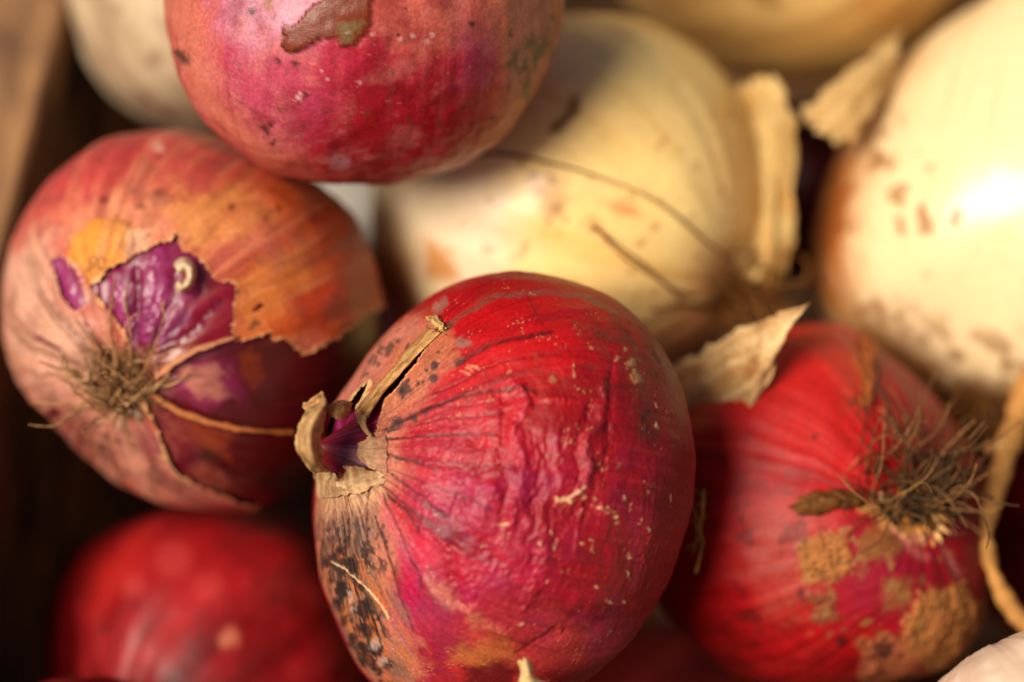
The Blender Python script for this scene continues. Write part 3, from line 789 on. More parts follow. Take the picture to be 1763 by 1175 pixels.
# long rolled strip lifting off the skin
fl = lambda l: [(x, y, dA(x, y, z)) for x, y, z in l]
sheet('rolled_strip', [fl([(613, 704, .0006), (640, 674, .0006), (672, 638, .0006), (705, 600, .0006), (738, 562, .0006)]),
                       fl([(618, 708, .0022), (646, 678, .0022), (678, 642, .0022), (708, 606, .002), (746, 566, .0016)]),
                       fl([(627, 713, .0030), (652, 681, .0032), (682, 648, .0032), (708, 618, .0028), (754, 571, .002)]),
                       fl([(632, 716, .0022), (657, 680, .0024), (686, 649, .0024), (710, 622, .0022), (758, 574, .0014)]),
                       fl([(628, 718, .0012), (653, 683, .0014), (682, 652, .0014), (706, 624, .0012), (754, 576, .0008)])], eA, M_PAPER, lin(200, 142, 82), lin(232, 188, 122), 24, 70, .0002, .0005, .0003, 7, dark=lin(150, 92, 48))
sheet('rolled_strip', [fl([(612, 707, .0016), (618, 728, .0014), (628, 744, .001), (638, 755, .0006)]), fl([(622, 712, .0030), (625, 728, .0026), (632, 743, .0018), (640, 753, .0008)]), fl([(631, 716, .0022), (630, 730, .0018), (634, 742, .0012), (641, 750, .0006)])],
      eA, M_PAPER, lin(196, 142, 92), lin(230, 190, 128), 14, 26, .0002, .0003, .0002, 8)
sheet('dry_crumb', [fl([(734, 548, .0006), (748, 545, .0012), (760, 556, .0008)]), fl([(742, 552, .0022), (754, 556, .0026), (766, 566, .0016)]), fl([(750, 562, .0010), (758, 566, .0014), (770, 578, .0006)])], eA, M_PAPER, lin(206, 150, 76), lin(238, 204, 136), 18, 22, .0004, .0012, .0012, 9)
# a little of the root at the far end
rr = []
for pts, r in (([(1188, 842, .497), (1204, 850, .496), (1212, 845, .495)], .00022), ([(1211, 842, .495), (1209, 880, .495), (1205, 915, .494), (1209, 945, .494), (1199, 988, .494)], .00042),
               ([(1180, 905, .50), (1196, 897, .497), (1218, 888, .495)], .00022), ([(1180, 945, .50), (1192, 938, .498), (1208, 930, .496)], .0002), ([(1186, 870, .50), (1198, 886, .498), (1200, 920, .497), (1192, 950, .498)], .0003), ([(1184, 880, .50), (1200, 868, .498), (1206, 872, .497)], .0003)):
    rr.append(strand(pts, r, r * .7, 20, .0005, rng))
for q in rr: tubes('root_strand', [q], eA, M_ROOT, [lin(176, 128, 62)])

# ================================================================== B: orange-skinned red onion, root end towards us
B = Onion(327, 553, 331, 0.530, (.36, .29, -.88), 11, sq=0.95, neck_h=0.2, neck_w=0.3, lump=0.03, root_dimple=0.06)
B.press([(4, 560), (8, 480), (30, 390), (75, 320), (140, 265), (210, 232), (290, 222), (360, 234), (430, 262), (580, 335), (625, 400), (650, 460), (655, 520), (540, 830), (490, 868), (410, 884), (330, 876), (220, 840), (150, 790), (90, 730), (20, 630)])
eB = empty('red_onion', tuple(B.C), 'red onion with salmon orange skin torn open over purple, hairy root end facing out', 'onion', GRP)
bvB = bvh_of(B)
def dB(x, y, lift=0.0): return depth_on(bvB, x, y, 0.525) - lift
s = Coat(B, 240, 360, 0.986)
st = s.M(7, .5, 3, 1)
s.col[:] = lin(86, 5, 14)
s.mixall(lin(50, 2, 8), ss(0, .5, st) * .7)
s.fill([(90, 430), (320, 400), (420, 480), (400, 570), (280, 640), (200, 660), (90, 560)], lin(124, 18, 66), .95, 30, 25, 8)
s.fill([(330, 470), (410, 480), (410, 580), (300, 610)], lin(122, 8, 28), .9, 20, 20, 8)
for p in ([(100, 455), (112, 480), (135, 520)], [(200, 480), (215, 540), (232, 600)], [(272, 440), (262, 500), (250, 570)], [(288, 490), (275, 530), (262, 580)], [(330, 520), (300, 560), (270, 600)]):
    s.line(p, lin(180, 76, 140), 8, .38, .5, 6, soft=1.5, h=.0006, hw=12)
for p in ([(235, 470), (238, 530), (240, 600)], [(300, 470), (285, 540), (256, 610)], [(345, 500), (310, 550), (270, 610)], [(380, 520), (330, 570), (280, 610)]):
    s.line(p, lin(92, 8, 44), 5, .7, .4, 6, h=-.0005, hw=8)
s.fill([(290, 630), (400, 620), (420, 680), (350, 700), (280, 670)], lin(150, 36, 84), .9, 18, 20, 8)
s.fill([(310, 640), (370, 625), (395, 640), (370, 660), (400, 680), (340, 685), (320, 665)], lin(196, 120, 96), .8, 8, 14, 8)
s.fill([(412, 610), (440, 600), (452, 660), (440, 675), (415, 650)], lin(150, 60, 20), .8, 8, 10, 5)
s.fill([(290, 720), (400, 740), (400, 790), (330, 790)], lin(140, 56, 24), .7, 14, 20, 8)
s.fill([(320, 770), (370, 770), (380, 800), (330, 810)], lin(52, 26, 20), .8, 10, 14, 8)
s.fill([(250, 690), (330, 740), (340, 800), (300, 840), (250, 760)], lin(100, 14, 36), .7, 20, 20, 8)
s.fill([(220, 600), (330, 590), (300, 640), (260, 720), (220, 700)], lin(146, 82, 50), .75, 14, 16, 8)
s.veins(12, lin(150, 80, 60), .35, .06, 2)
s.fill([(250, 700), (300, 800), (370, 850), (450, 880), (420, 840), (340, 790), (290, 720)], lin(150, 74, 58), .65, 14, 34, 16, tex=np.clip(.6 + 1.8 * s.iso(14, 3, 9), 0, 1))
s.fill([(340, 760), (430, 800), (520, 860), (440, 880)], lin(96, 40, 30), .6, 18, 30, 14, tex=np.clip(.5 + 1.8 * s.iso(12, 3, 13), 0, 1))
s.fill([(340, 640), (420, 590), (680, 500), (680, 800), (480, 890), (400, 800)], lin(58, 3, 9), .6, 50, 30, 12)  # maroon inner skin, deepened with the shade of the lower right side
s.rough[:] = .36
s.h += .0004 * s.M(9, .6, 2, 4)
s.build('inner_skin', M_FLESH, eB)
s = Coat(B, 330, 500, 1.0)
st = s.M(8, .7, 3); cl = s.iso(3.5, 4, 3); mt = s.iso(18, 3, 6)
s.col[:] = lin(198, 92, 74)
s.mixall(lin(184, 40, 48), ss(-.1, .5, st) * .7)
s.mixall(lin(220, 140, 92), ss(0, .5, cl) * .6)
s.fill([(60, 200), (480, 200), (560, 310), (420, 320), (300, 300), (160, 340), (20, 440)], lin(196, 62, 62), .75, 50, 40, 14)
s.fill([(300, 340), (420, 320), (480, 360), (420, 400), (330, 440), (290, 400)], lin(224, 146, 78), .85, 30, 30, 12)
s.fill([(440, 300), (700, 280), (700, 560), (600, 620), (420, 600), (400, 470), (500, 420)], lin(198, 84, 28), .9, 35, 30, 12)
s.fill([(520, 300), (620, 320), (660, 420), (560, 400)], lin(160, 34, 20), .75, 30, 30, 12)
s.fill([(470, 480), (600, 440), (640, 520), (540, 560)], lin(182, 46, 22), .7, 26, 26, 12)
s.fill([(400, 480), (520, 430), (560, 470), (470, 540), (420, 590)], lin(216, 128, 60), .7, 24, 22, 10)
s.fill([(100, 370), (200, 330), (300, 380), (280, 430), (140, 440)], lin(230, 150, 108), .7, 30, 30, 10)
s.mixall(lin(238, 186, 156), ss(.0, .5, s.M(15, .9, 4, 21)) * .5 * ss(420, 250, s.X) * ss(350, 480, s.Y))
s.mixall(lin(150, 70, 56), ss(.05, .55, s.M(13, 1.4, 4, 25)) * .4)
s.fill([(0, 440), (90, 400), (110, 520), (180, 560), (160, 700), (60, 700), (0, 600)], lin(218, 164, 138), .85, 35, 25, 10)
s.fill([(60, 640), (200, 680), (260, 760), (340, 880), (200, 820), (90, 760)], lin(200, 130, 110), .85, 30, 25, 10)
s.fill([(90, 700), (150, 720), (190, 800), (130, 790)], lin(120, 22, 40), .75, 18, 22, 8)
s.fill([(210, 740), (300, 780), (340, 850), (260, 830)], lin(120, 70, 52), .65, 20, 24, 8, tex=np.clip(.6 + mt * 1.6, 0, 1))
s.fill([(240, 730), (280, 760), (270, 800), (240, 780)], lin(130, 30, 62), .6, 10, 14, 6)
s.fill([(133, 400), (170, 378), (220, 380), (235, 420), (215, 465), (160, 492), (140, 462), (120, 450)], lin(230, 146, 50), .95, 5, 10, 5, h=.0006)
s.fill([(222, 395), (255, 400), (255, 432), (222, 440)], lin(240, 180, 140), .8, 6, 8, 5)
s.line([(150, 430), (160, 455), (185, 470)], lin(150, 92, 34), 2, .7, .2, 4)
s.fill([(540, 560), (575, 590), (530, 614), (505, 590)], lin(214, 110, 84), .7, 8, 8, 4)
s.spots([(243, 357, 6), (397, 359, 6), (480, 360, 6), (408, 502, 6), (180, 345, 8), (440, 555, 6), (432, 563, 5)], lin(66, 34, 24), .8)
s.spots([(268, 252, 10), (275, 256, 8)], lin(226, 170, 150), .6, rough=.3)
stipple(s, [(0, 440), (140, 440), (200, 700), (60, 720)], lin(140, 88, 66), .2, 15, .6, 25, 3, 3)
stipple(s, [(20, 230), (480, 230), (600, 420), (260, 420), (60, 420)], lin(110, 50, 40), .42, 16, .5, 25, 6)
stipple(s, [(60, 680), (200, 700), (330, 870), (140, 840)], lin(96, 60, 50), .18, 14, .6, 25, 8)
s.veins(13, lin(130, 70, 46), .45, .06, 5)
s.h += .0006 * s.iso(5, 2, 4) + .0003 * s.M(12, 1.0, 2, 6)
s.fill([(196, 610), (240, 600), (262, 650), (262, 712), (215, 720), (190, 670)], lin(120, 84, 52), .9, 10, 10, 6, rough=.8)
s.rough[:] = np.clip(.44 + .08 * mt, .3, .7)
s.col *= .86
s.mixall(lin(120, 70, 56), ss(.0, .5, s.iso(7, 4, 33)) * .45)
s.mixall(lin(226, 150, 100), ss(.05, .5, s.M(24, 1.4, 3, 39)) * .28)
s.mixall(lin(120, 44, 26), ss(.05, .5, s.M(18, 1.8, 3, 43)) * .35)
s.mixall(lin(150, 30, 36), ss(.1, .55, s.M(10, 1.0, 4, 36)) * .4 * ss(430, 330, s.Y))
for p in ([(190, 640), (120, 560), (80, 480)], [(180, 650), (90, 600), (30, 560)], [(180, 670), (100, 650), (20, 640)], [(190, 690), (130, 720), (80, 720)], [(210, 600), (170, 520), (120, 420)], [(185, 625), (140, 540), (70, 420)], [(205, 710), (180, 770), (160, 800)]):
    s.line(p, lin(110, 66, 46), 3, .6, .8, 8, h=-.0003, hw=5)
s.cut([(157, 494), (188, 474), (211, 460), (251, 433), (290, 420), (303, 409), (313, 435), (345, 456), (368, 486), (403, 490), (399, 533), (403, 588), (427, 591), (462, 572), (466, 584), (489, 588), (512, 608), (528, 611), (560, 595), (640, 540), (720, 520), (690, 740), (600, 900), (470, 930), (440, 868), (367, 842), (310, 810), (286, 781), (262, 712), (236, 660), (228, 600), (210, 560), (180, 520)], 8, 5, lin(236, 170, 112), 7, .0006, 14)
s.cut([(92, 452), (112, 446), (132, 460), (146, 492), (150, 522), (128, 534), (108, 505)], 5, 4, lin(226, 160, 130), 5, .0006, 8)
s.build('outer_skin', M_RED, eB)
flB = lambda l: [(x, y, dB(x, y, z)) for x, y, z in l]
# thin strips of skin left from root to shoulder
sheet('skin_strip', [flB([(262, 652, .001), (300, 618, .0012), (350, 594, .0012), (403, 578, .001)]), flB([(266, 662, .0016), (304, 628, .002), (354, 602, .002), (405, 584, .0016)])], eB, M_PAPER, lin(200, 120, 84), lin(222, 160, 116), 8, 40, .0002, .0004, .0003, 21)
sheet('skin_strip', [flB([(258, 672, .001), (310, 704, .0012), (380, 728, .0012), (440, 738, .001), (508, 742, .0008)]), flB([(256, 682, .0016), (308, 714, .0018), (380, 738, .0018), (440, 746, .0016), (508, 748, .001)])], eB, M_PAPER, lin(180, 96, 48), lin(206, 130, 74), 8, 50, .0002, .0005, .0003, 22)
# pale curl of dry membrane standing in the opening
sheet('dry_curl', [flB([(300, 452, .001), (318, 444, .001), (334, 455, .001), (334, 486, .001), (315, 503, .001), (298, 494, .001)]), flB([(302, 462, .004), (318, 452, .004), (330, 462, .004), (329, 486, .004), (314, 498, .004), (303, 490, .004)]),
                   flB([(308, 468, .0042), (318, 462, .0042), (325, 468, .0042), (323, 484, .0042), (314, 491, .0042), (308, 485, .0042)]), flB([(312, 474, .001), (317, 470, .001), (320, 474, .001), (319, 480, .001), (315, 483, .001), (312, 480, .001)])], eB, M_PAPER, lin(226, 188, 140), lin(240, 216, 184), 14, 30, .0002, .0003, .0003, 23)
rb = P(212, 668, dB(212, 668, -.0015))
tuft('root_tuft', rb, camdir(-.30, .30, .80), 130, .0062, .0170, eB, RTB, 4, .00033, camdir(.1, .9, .25) * .7, .6, .9)
tuft('root_fringe', P(222, 708, dB(222, 708)), camdir(.1, -.7, .7), 16, .0035, .003, eB, [lin(226, 190, 160), lin(200, 160, 120)], 5, .0006, None, .5, .1)
rr = [strand([(150, 470, dB(150, 470, .002)), (160, 440, dB(160, 440, .004)), (180, 470, dB(180, 470, .004)), (215, 476, dB(215, 476, .003))], .0002, .0001, 24),
      strand([(205, 640, dB(205, 640, .003)), (190, 560, dB(190, 560, .007)), (196, 500, dB(196, 500, .006)), (200, 474, dB(200, 474, .004))], .0003, .0002, 24),
      strand([(226, 640, dB(226, 640, .003)), (225, 570, dB(225, 570, .006)), (216, 520, dB(216, 520, .006)), (222, 480, dB(222, 480, .004))], .00025, .0002, 24),
      strand([(190, 650, dB(190, 650, .003)), (100, 560, dB(100, 560, .004)), (60, 500, dB(60, 500, .003)), (40, 440, dB(40, 440, .002))], .0002, .0001, 24),
      strand([(190, 660, dB(190, 660, .003)), (90, 610, dB(90, 610, .003)), (40, 590, dB(40, 590, .002)), (8, 520, dB(8, 520, .002))], .00022, .0001, 24),
      strand([(240, 660, dB(240, 660, .002)), (280, 560, dB(280, 560, .004)), (278, 520, dB(278, 520, .005))], .0003, .0002, 24)]
for q in rr: tubes('root_strand', [q], eB, M_ROOT, [lin(150, 104, 66)])

# ================================================================== C: red onion lying on top, cut by the upper frame
Cn = Onion(628, -20, 346, 0.502, (.05, .80, .60), 17, sq=0.97, neck_h=0.15, neck_w=0.3, lump=0.03)
Cn.press([(283, 0), (292, 70), (308, 140), (340, 195), (385, 240), (440, 283), (500, 305), (570, 317), (640, 318), (720, 308), (790, 285), (850, 248), (900, 195), (940, 130), (965, 60), (972, 0)])
eC = empty('red_onion', tuple(Cn.C), 'magenta and salmon onion lying on top at the upper edge, brown scab of dry skin', 'onion', GRP)
s = Coat(Cn, 330, 480, 1.0)
st = s.M(9, .5, 4); cl = s.iso(3.5, 3, 3); mt = s.iso(24, 3, 6); fs = s.M(30, 1.2, 3, 4)
s.col[:] = lin(186, 34, 58)
s.mixall(lin(150, 8, 24), ss(-.05, .4, st) * .7)
s.mixall(lin(208, 84, 92), ss(.05, .5, cl) * .6)
s.fill([(640, 130), (900, 120), (860, 270), (640, 310), (560, 260)], lin(158, 12, 24), .75, 50, 30, 12)
s.fill([(360, 60), (540, 60), (560, 200), (480, 260), (360, 180)], lin(190, 74, 102), .65, 45, 30, 12)
s.fill([(360, -60), (600, -60), (560, 60), (440, 90), (370, 60)], lin(214, 150, 172), .7, 40, 25, 12)
s.fill([(620, -40), (900, -40), (860, 90), (780, 80), (700, 110), (630, 60)], lin(214, 108, 88), .8, 35, 30, 12)
s.fill([(850, -40), (990, -40), (980, 120), (900, 220), (840, 280), (860, 140)], lin(204, 120, 88), .85, 28, 22, 10)
s.fill([(250, -40), (350, -40), (370, 140), (430, 220), (560, 300), (480, 310), (330, 200)], lin(208, 116, 92), .85, 28, 20, 10)
s.fill([(440, 260), (560, 290), (700, 300), (800, 270), (830, 290), (700, 340), (540, 340)], lin(190, 74, 66), .8, 14, 16, 8)
s.fill([(790, 40), (840, 60), (850, 120), (800, 150)], lin(176, 62, 110), .5, 24, 20, 10)
s.mixall(lin(226, 150, 140), ss(.15, .6, fs) * .10)
s.mixall(lin(214, 120, 110), ss(.0, .5, s.iso(8, 4, 22)) * .45)
s.mixall(lin(132, 10, 30), ss(.05, .5, s.iso(6, 4, 27)) * .5)
s.mixall(lin(120, 6, 20), ss(.15, .6, s.M(24, .8, 3, 14)) * .2)
scab = [(489, 48), (512, 36), (528, 20), (552, 2), (560, -60), (655, -60), (640, 10), (632, 50), (604, 84), (586, 82), (584, 66), (560, 62), (536, 74), (520, 86), (494, 86)]
s.fill(scab, lin(122, 46, 10), .98, 1.6, 8, 7, rough=.98, h=.0007)
s.fill([(540, 10), (600, -20), (620, 0), (560, 40)], lin(120, 50, 18), .7, 8, 10, 6)
s.fill([(580, 40), (625, 35), (604, 78), (584, 64)], lin(120, 98, 58), .8, 6, 8, 6)
s.line([(489, 48), (494, 86), (520, 86), (540, 72)], lin(66, 26, 12), 3, .7, .3, 4)
s.fill([(878, 90), (900, 65), (945, 60), (955, 90), (920, 120), (880, 130)], lin(70, 42, 22), .9, 8, 14, 10, tex=np.clip(.75 + mt * 1.6, 0, 1), rough=.8)
stipple(s, [(860, 60), (960, 40), (960, 180), (870, 150)], lin(62, 36, 20), .22, 20, .85, 14, 2, 8)
s.spots([(312, 95, 8), (318, 105, 8), (306, 90, 6), (508, 110, 5), (455, 218, 6), (462, 225, 5), (472, 246, 5), (466, 215, 4), (526, 165, 4), (810, 40, 6), (950, 30, 6), (905, 168, 7), (850, 205, 5), (435, 20, 5), (685, 62, 3), (700, 15, 3), (478, 108, 5), (548, 60, 4), (880, 60, 4)], lin(66, 34, 24), .85)
s.spots([(460, 10, 7), (465, 2, 6)], lin(160, 100, 60), .8)
s.spots([(586, 281, 12), (575, 281, 10), (596, 282, 9)], lin(190, 130, 130), .55)
s.spots([(562, 137, 3), (555, 122, 2.5), (618, 142, 3.5), (513, 170, 5), (518, 162, 4), (712, 64, 4), (745, 60, 5), (690, 68, 4), (640, 60, 3), (735, 72, 4), (600, 55, 3)], lin(236, 190, 180), .55)
stipple(s, [(340, 100), (900, 100), (800, 300), (460, 300)], lin(110, 60, 52), .45, 30, .6, 40, 5)
stipple(s, [(340, 40), (940, 40), (800, 300), (460, 300)], lin(226, 160, 150), .6, 60, .25, 40, 9)
s.veins(15, lin(110, 20, 26), .3, .05, 3)
s.h += .0006 * s.iso(6, 3, 4) + .00012 * s.M(14, .8, 2, 6)
s.col *= .84
s.rough[:] = np.clip(.38 + .08 * mt, .28, .7)
s.build('outer_skin', M_RED, eC)

# ================================================================== D: cream onion behind the red ones
D = Onion(1003, 362, 350, 0.566, (-.74, .40, -.50), 23, sq=1.0, neck_h=0.2, neck_w=0.35, lump=0.03, root_dimple=0.05)
D.press([(640, 450), (640, 380), (960, 26), (1000, 23), (1060, 24), (1120, 38), (1180, 68), (1230, 110), (1265, 150), (1290, 200), (1316, 300), (1318, 420), (1250, 560), (1160, 625)])
eD = empty('white_onion', tuple(D.C), 'creamy yellow onion behind the sharp red one, stray brown roots lying over it', 'onion', GRP)
bvD = bvh_of(D)
def dD(x, y, lift=0.0): return depth_on(bvD, x, y, 0.558) - lift
s = Coat(D, 220, 320, 1.0)
st = s.M(6, .5, 3); cl = s.iso(3, 3, 3)
s.col[:] = lin(250, 208, 132)
s.mixall(lin(228, 176, 78), ss(0, .5, st) * .5)
s.mixall(lin(250, 222, 146), ss(0, .5, cl) * .6)
s.fill([(640, 300), (860, 280), (900, 420), (860, 520), (700, 520)], lin(234, 210, 178), .85, 60, 30, 10)  # whiter skin on the left, with the sky highlight painted in
s.fill([(1240, 160), (1360, 160), (1370, 480), (1280, 470)], lin(222, 162, 72), .7, 45, 25, 10)
s.fill([(730, 410), (780, 430), (790, 480), (740, 480)], lin(196, 120, 40), .85, 14, 12, 6)
s.fill([(600, 420), (720, 440), (700, 560), (600, 560)], lin(196, 140, 78), .7, 30, 20, 10)
s.fill([(940, 225), (960, 205), (975, 195), (985, 165), (1000, 165), (995, 195), (975, 218), (955, 232)], lin(136, 84, 34), .9, 5, 5, 4)
s.fill([(910, 285), (960, 300), (990, 340), (950, 390), (920, 340)], lin(190, 132, 62), .6, 18, 20, 10)
s.spots([(900, 284, 6), (920, 300, 9), (952, 310, 8), (960, 360, 12), (945, 380, 8), (975, 380, 6), (1020, 395, 8), (930, 330, 9)], lin(164, 106, 46), .7)
s.fill([(1040, 345), (1075, 345), (1115, 380), (1070, 372)], lin(214, 128, 74), .8, 9, 10, 5)
s.fill([(1020, 250), (1080, 270), (1100, 300), (1030, 290)], lin(250, 216, 128), .5, 20, 10, 5)
s.fill([(1220, 430), (1320, 400), (1340, 520), (1260, 560), (1200, 520)], lin(160, 104, 46), .5, 24, 20, 12)
stipple(s, [(760, 150), (1300, 150), (1250, 560), (760, 520)], lin(170, 116, 54), .44, 14, .5, 40, 3)
s.veins(10, lin(200, 150, 80), .25, .05, 3)
s.h += .0003 * s.M(9, .5, 2, 3)
s.rough[:] = .40
s.build('outer_skin', M_WHITE, eD)
flD = lambda l: [(x, y, dD(x, y, z)) for x, y, z in l]
ed = lambda x, y: (x, y, min(dD(x, y, .0002), .560))
sheet('skin_flap', [[ed(1236, 176), (1262, 152, .556), (1296, 138, .553), (1334, 130, .552)], [ed(1254, 240), (1286, 226, .550), (1326, 206, .549), (1367, 200, .551)], [ed(1266, 330), (1296, 325, .547), (1330, 320, .546), (1365, 322, .549)], [ed(1262, 420), (1292, 420, .545), (1326, 424, .545), (1360, 432, .549)], [ed(1262, 480), (1286, 482, .547), (1310, 484, .547), (1336, 490, .550)]], eD, M_PAPER, lin(226, 176, 98), lin(250, 216, 142), 44, 36, .00012, .0020, .0014, 31)
rr = [strand(flD([(820, 268, .0006), (870, 266, .0006), (960, 284, .0006), (1040, 308, .0006), (1110, 336, .0006), (1165, 372, .0008), (1220, 420, .0012), (1290, 470, .001)]), .00036, .0003, 40),
      strand(flD([(1018, 388, .0015), (1060, 420, .001), (1100, 450, .001), (1165, 500, .001), (1240, 520, .001)]), .0003, .00024, 30),
      strand(flD([(1020, 388, .0010), (1070, 440, .001), (1130, 480, .001), (1180, 520, .001)]), .00028, .0002, 30),
      strand(flD([(1120, 535, .0015), (1175, 525, .0015), (1240, 530, .002), (1300, 520, .002)]), .0004, .0003, 30),
      strand([(1290, 480, .552), (1350, 440, .553), (1388, 450, .555), (1384, 490, .556), (1340, 500, .553)], .00045, .0003, 30)]
for q, c in zip(rr, [lin(140, 90, 42), lin(130, 80, 40), lin(140, 90, 42), lin(110, 66, 32), lin(130, 80, 38)]): tubes('root_strand', [q], eD, M_ROOT, [c])
tuft('root_tuft', P(1286, 502, dD(1280, 500, .004)), camdir(.2, -.1, .9), 120, .0065, .014, eD, [lin(140, 88, 38), lin(120, 72, 30), lin(170, 118, 60)], 8, .00035, camdir(-.2, .1, .4) * .4, 1.0, .7)

# ================================================================== E: big pale onion at the right edge
E_ = Onion(1790, 338, 404, 0.578, (.25, .88, -.35), 29, sq=1.04, neck_h=0.12, neck_w=0.4, lump=0.025, root_dimple=0.03)
E_.press([(1700, 4), (1620, 52), (1545, 115), (1485, 205), (1440, 280), (1400, 380), (1392, 450), (1405, 530), (1440, 590), (1510, 630), (1600, 690), (1700, 740)])
eE = empty('white_onion', tuple(E_.C), 'big bright cream onion at the right edge with a glossy highlight', 'onion', GRP)
bvE = bvh_of(E_)
s = Coat(E_, 200, 280, 1.0)
st = s.M(6, .5, 3); cl = s.iso(3, 3, 3)
s.col[:] = lin(240, 212, 164)
s.mixall(lin(230, 192, 128), ss(0, .5, st) * .5)
s.fill([(1380, 220), (1500, 180), (1480, 300), (1460, 420), (1470, 560), (1400, 520)], lin(186, 100, 26), .95, 50, 25, 10)  # shade along the left limb, painted as orange-brown
s.fill([(1440, 90), (1560, 40), (1600, 100), (1500, 220)], lin(200, 150, 90), .7, 40, 20, 10)
s.fill([(1450, 530), (1560, 585), (1640, 650), (1763, 670), (1763, 820), (1440, 800)], lin(164, 104, 42), .9, 34, 25, 12)  # brown root end, the underside's shade painted in with it
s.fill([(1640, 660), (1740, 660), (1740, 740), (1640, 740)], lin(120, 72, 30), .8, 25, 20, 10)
stipple(s, [(1420, 260), (1560, 190), (1610, 420), (1540, 620), (1410, 560)], lin(150, 92, 40), .28, 11, .7, 40, 3)
stipple(s, [(1480, 520), (1763, 580), (1763, 760), (1560, 700)], lin(140, 88, 42), .12, 9, .7, 40, 6)
s.fill([(1396, 380), (1440, 300), (1466, 320), (1440, 440), (1430, 560), (1400, 520)], lin(158, 78, 20), .8, 22, 20, 10)
s.spots([(1593, 378, 10), (1594, 395, 12), (1643, 380, 10), (1550, 350, 8), (1550, 380, 8), (1512, 268, 10), (1450, 390, 10), (1546, 545, 8), (1590, 360, 9), (1650, 365, 8), (1555, 395, 9)], lin(140, 82, 34), .9)
s.spots([(1740, 600, 7), (1728, 630, 7), (1600, 290, 8)], lin(160, 110, 60), .6)
s.veins(9, lin(206, 160, 96), .4, .06, 3)
s.veins(17, lin(214, 170, 108), .35, .06, 7)
s.h += .0005 * s.M(8, .5, 2, 3)
s.rough[:] = .30
s.build('outer_skin', M_WHITE, eE)
sheet('skin_flap', [[(1548, 52, .565), (1480, 110, .556), (1420, 158, .551), (1378, 196, .549)], [(1548, 90, .560), (1500, 140, .551), (1450, 190, .546), (1412, 226, .545)], [(1530, 130, .560), (1515, 165, .552), (1492, 205, .548), (1464, 254, .547)]], eE, M_PAPER, lin(214, 168, 100), lin(236, 200, 138), 30, 36, .0003, .0016, .0008, 33)
tuft('root_tuft', P(1690, 715, .560), camdir(-.1, -.8, .35), 60, .008, .014, eE, [lin(130, 78, 32), lin(104, 62, 26), lin(156, 104, 54)], 9, .0004, camdir(-.4, .4, .4) * .4, 1.1, .6)

# ================================================================== F: red onion lower right, root tuft
F_ = Onion(1398, 873, 312, 0.532, (-.53, -.03, -.85), 37, sq=0.95, neck_h=0.2, neck_w=0.3, lump=0.03, root_dimple=0.07)
F_.press([(1400, 555), (1460, 558), (1500, 588), (1570, 650), (1640, 722), (1690, 800), (1706, 900), (1703, 1000), (1690, 1080), (1650, 1140)])
eF = empty('red_onion', tuple(F_.C), 'red onion under the pale ones with brown root tuft and tan crusted scabs', 'onion', GRP)
bvF = bvh_of(F_)
def dF(x, y, lift=0.0): return depth_on(bvF, x, y, 0.525) - lift
flF = lambda l: [(x, y, dF(x, y, z)) for x, y, z in l]
s = Coat(F_, 300, 440, 1.0)
st = s.M(9, .5, 4); cl = s.iso(3.5, 3, 3); mt = s.iso(26, 3, 6)
s.col[:] = lin(190, 14, 18)
s.mixall(lin(140, 6, 12), ss(-.1, .4, st) * .6)
s.mixall(lin(222, 48, 40), ss(.0, .5, s.M(14, .4, 3, 5)) * .3)
s.mixall(lin(96, 4, 10), ss(.05, .5, s.iso(5, 4, 19)) * .4)
s.fill([(1320, 560), (1480, 560), (1480, 800), (1280, 800)], lin(214, 34, 28), .7, 50, 30, 10)
s.fill([(1380, 545), (1500, 560), (1510, 640), (1470, 720), (1440, 640), (1380, 590)], lin(206, 66, 42), .75, 22, 22, 10)
s.fill([(1470, 580), (1505, 590), (1510, 640), (1470, 640)], lin(200, 104, 44), .8, 9, 10, 6)
s.fill([(1465, 680), (1505, 690), (1500, 715), (1460, 700)], lin(96, 54, 24), .8, 8, 12, 6)
s.fill([(1330, 860), (1420, 880), (1420, 1040), (1330, 1060), (1290, 960)], lin(176, 84, 66), .45, 40, 34, 14)
s.fill([(1440, 900), (1640, 900), (1690, 1020), (1560, 1080), (1440, 1060)], lin(150, 16, 46), .8, 40, 30, 10)
s.fill([(1560, 930), (1680, 920), (1680, 1010), (1600, 1020)], lin(188, 14, 34), .7, 30, 20, 10)
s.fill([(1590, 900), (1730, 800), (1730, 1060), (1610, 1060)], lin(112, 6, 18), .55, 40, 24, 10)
for p in ([(1625, 950), (1650, 990)], [(1560, 940), (1590, 960)], [(1600, 900), (1610, 930)]):
    s.line(p, lin(222, 130, 120), 5, .5, .4, 5, soft=1.5)
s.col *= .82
CRUST = lin(166, 104, 48)
crk = np.abs(s.iso(34, 2, 12))
def crust(pts, c, h=.0005):
    s.fill(pts, c, .92, 5, 14, 9, rough=.8, h=h)
    s.fill(pts, lin(74, 44, 20), .8, 4, 14, 9, tex=1 - ss(.02, .10, crk))
    i, d = s.region(pts, 5, 14, 9)
    s.h[i] += (.0003 * s.wx2[i] + .0004 * s.wy[i]) * (d < -3)
    s.h[i] -= .0008 * (1 - ss(.02, .14, crk[i])) * (d < 0)
crust([(1375, 940), (1410, 920), (1455, 925), (1465, 975), (1435, 1005), (1385, 1000), (1370, 970)], CRUST)
crust([(1560, 1060), (1600, 1010), (1650, 1005), (1695, 1040), (1700, 1120), (1660, 1175), (1590, 1150), (1560, 1110)], lin(184, 116, 58))
crust([(1480, 1100), (1560, 1085), (1580, 1150), (1650, 1185), (1480, 1180)], lin(170, 92, 54), .0004)
crust([(1395, 1020), (1440, 1025), (1440, 1065), (1400, 1070)], lin(130, 66, 36), .0005)
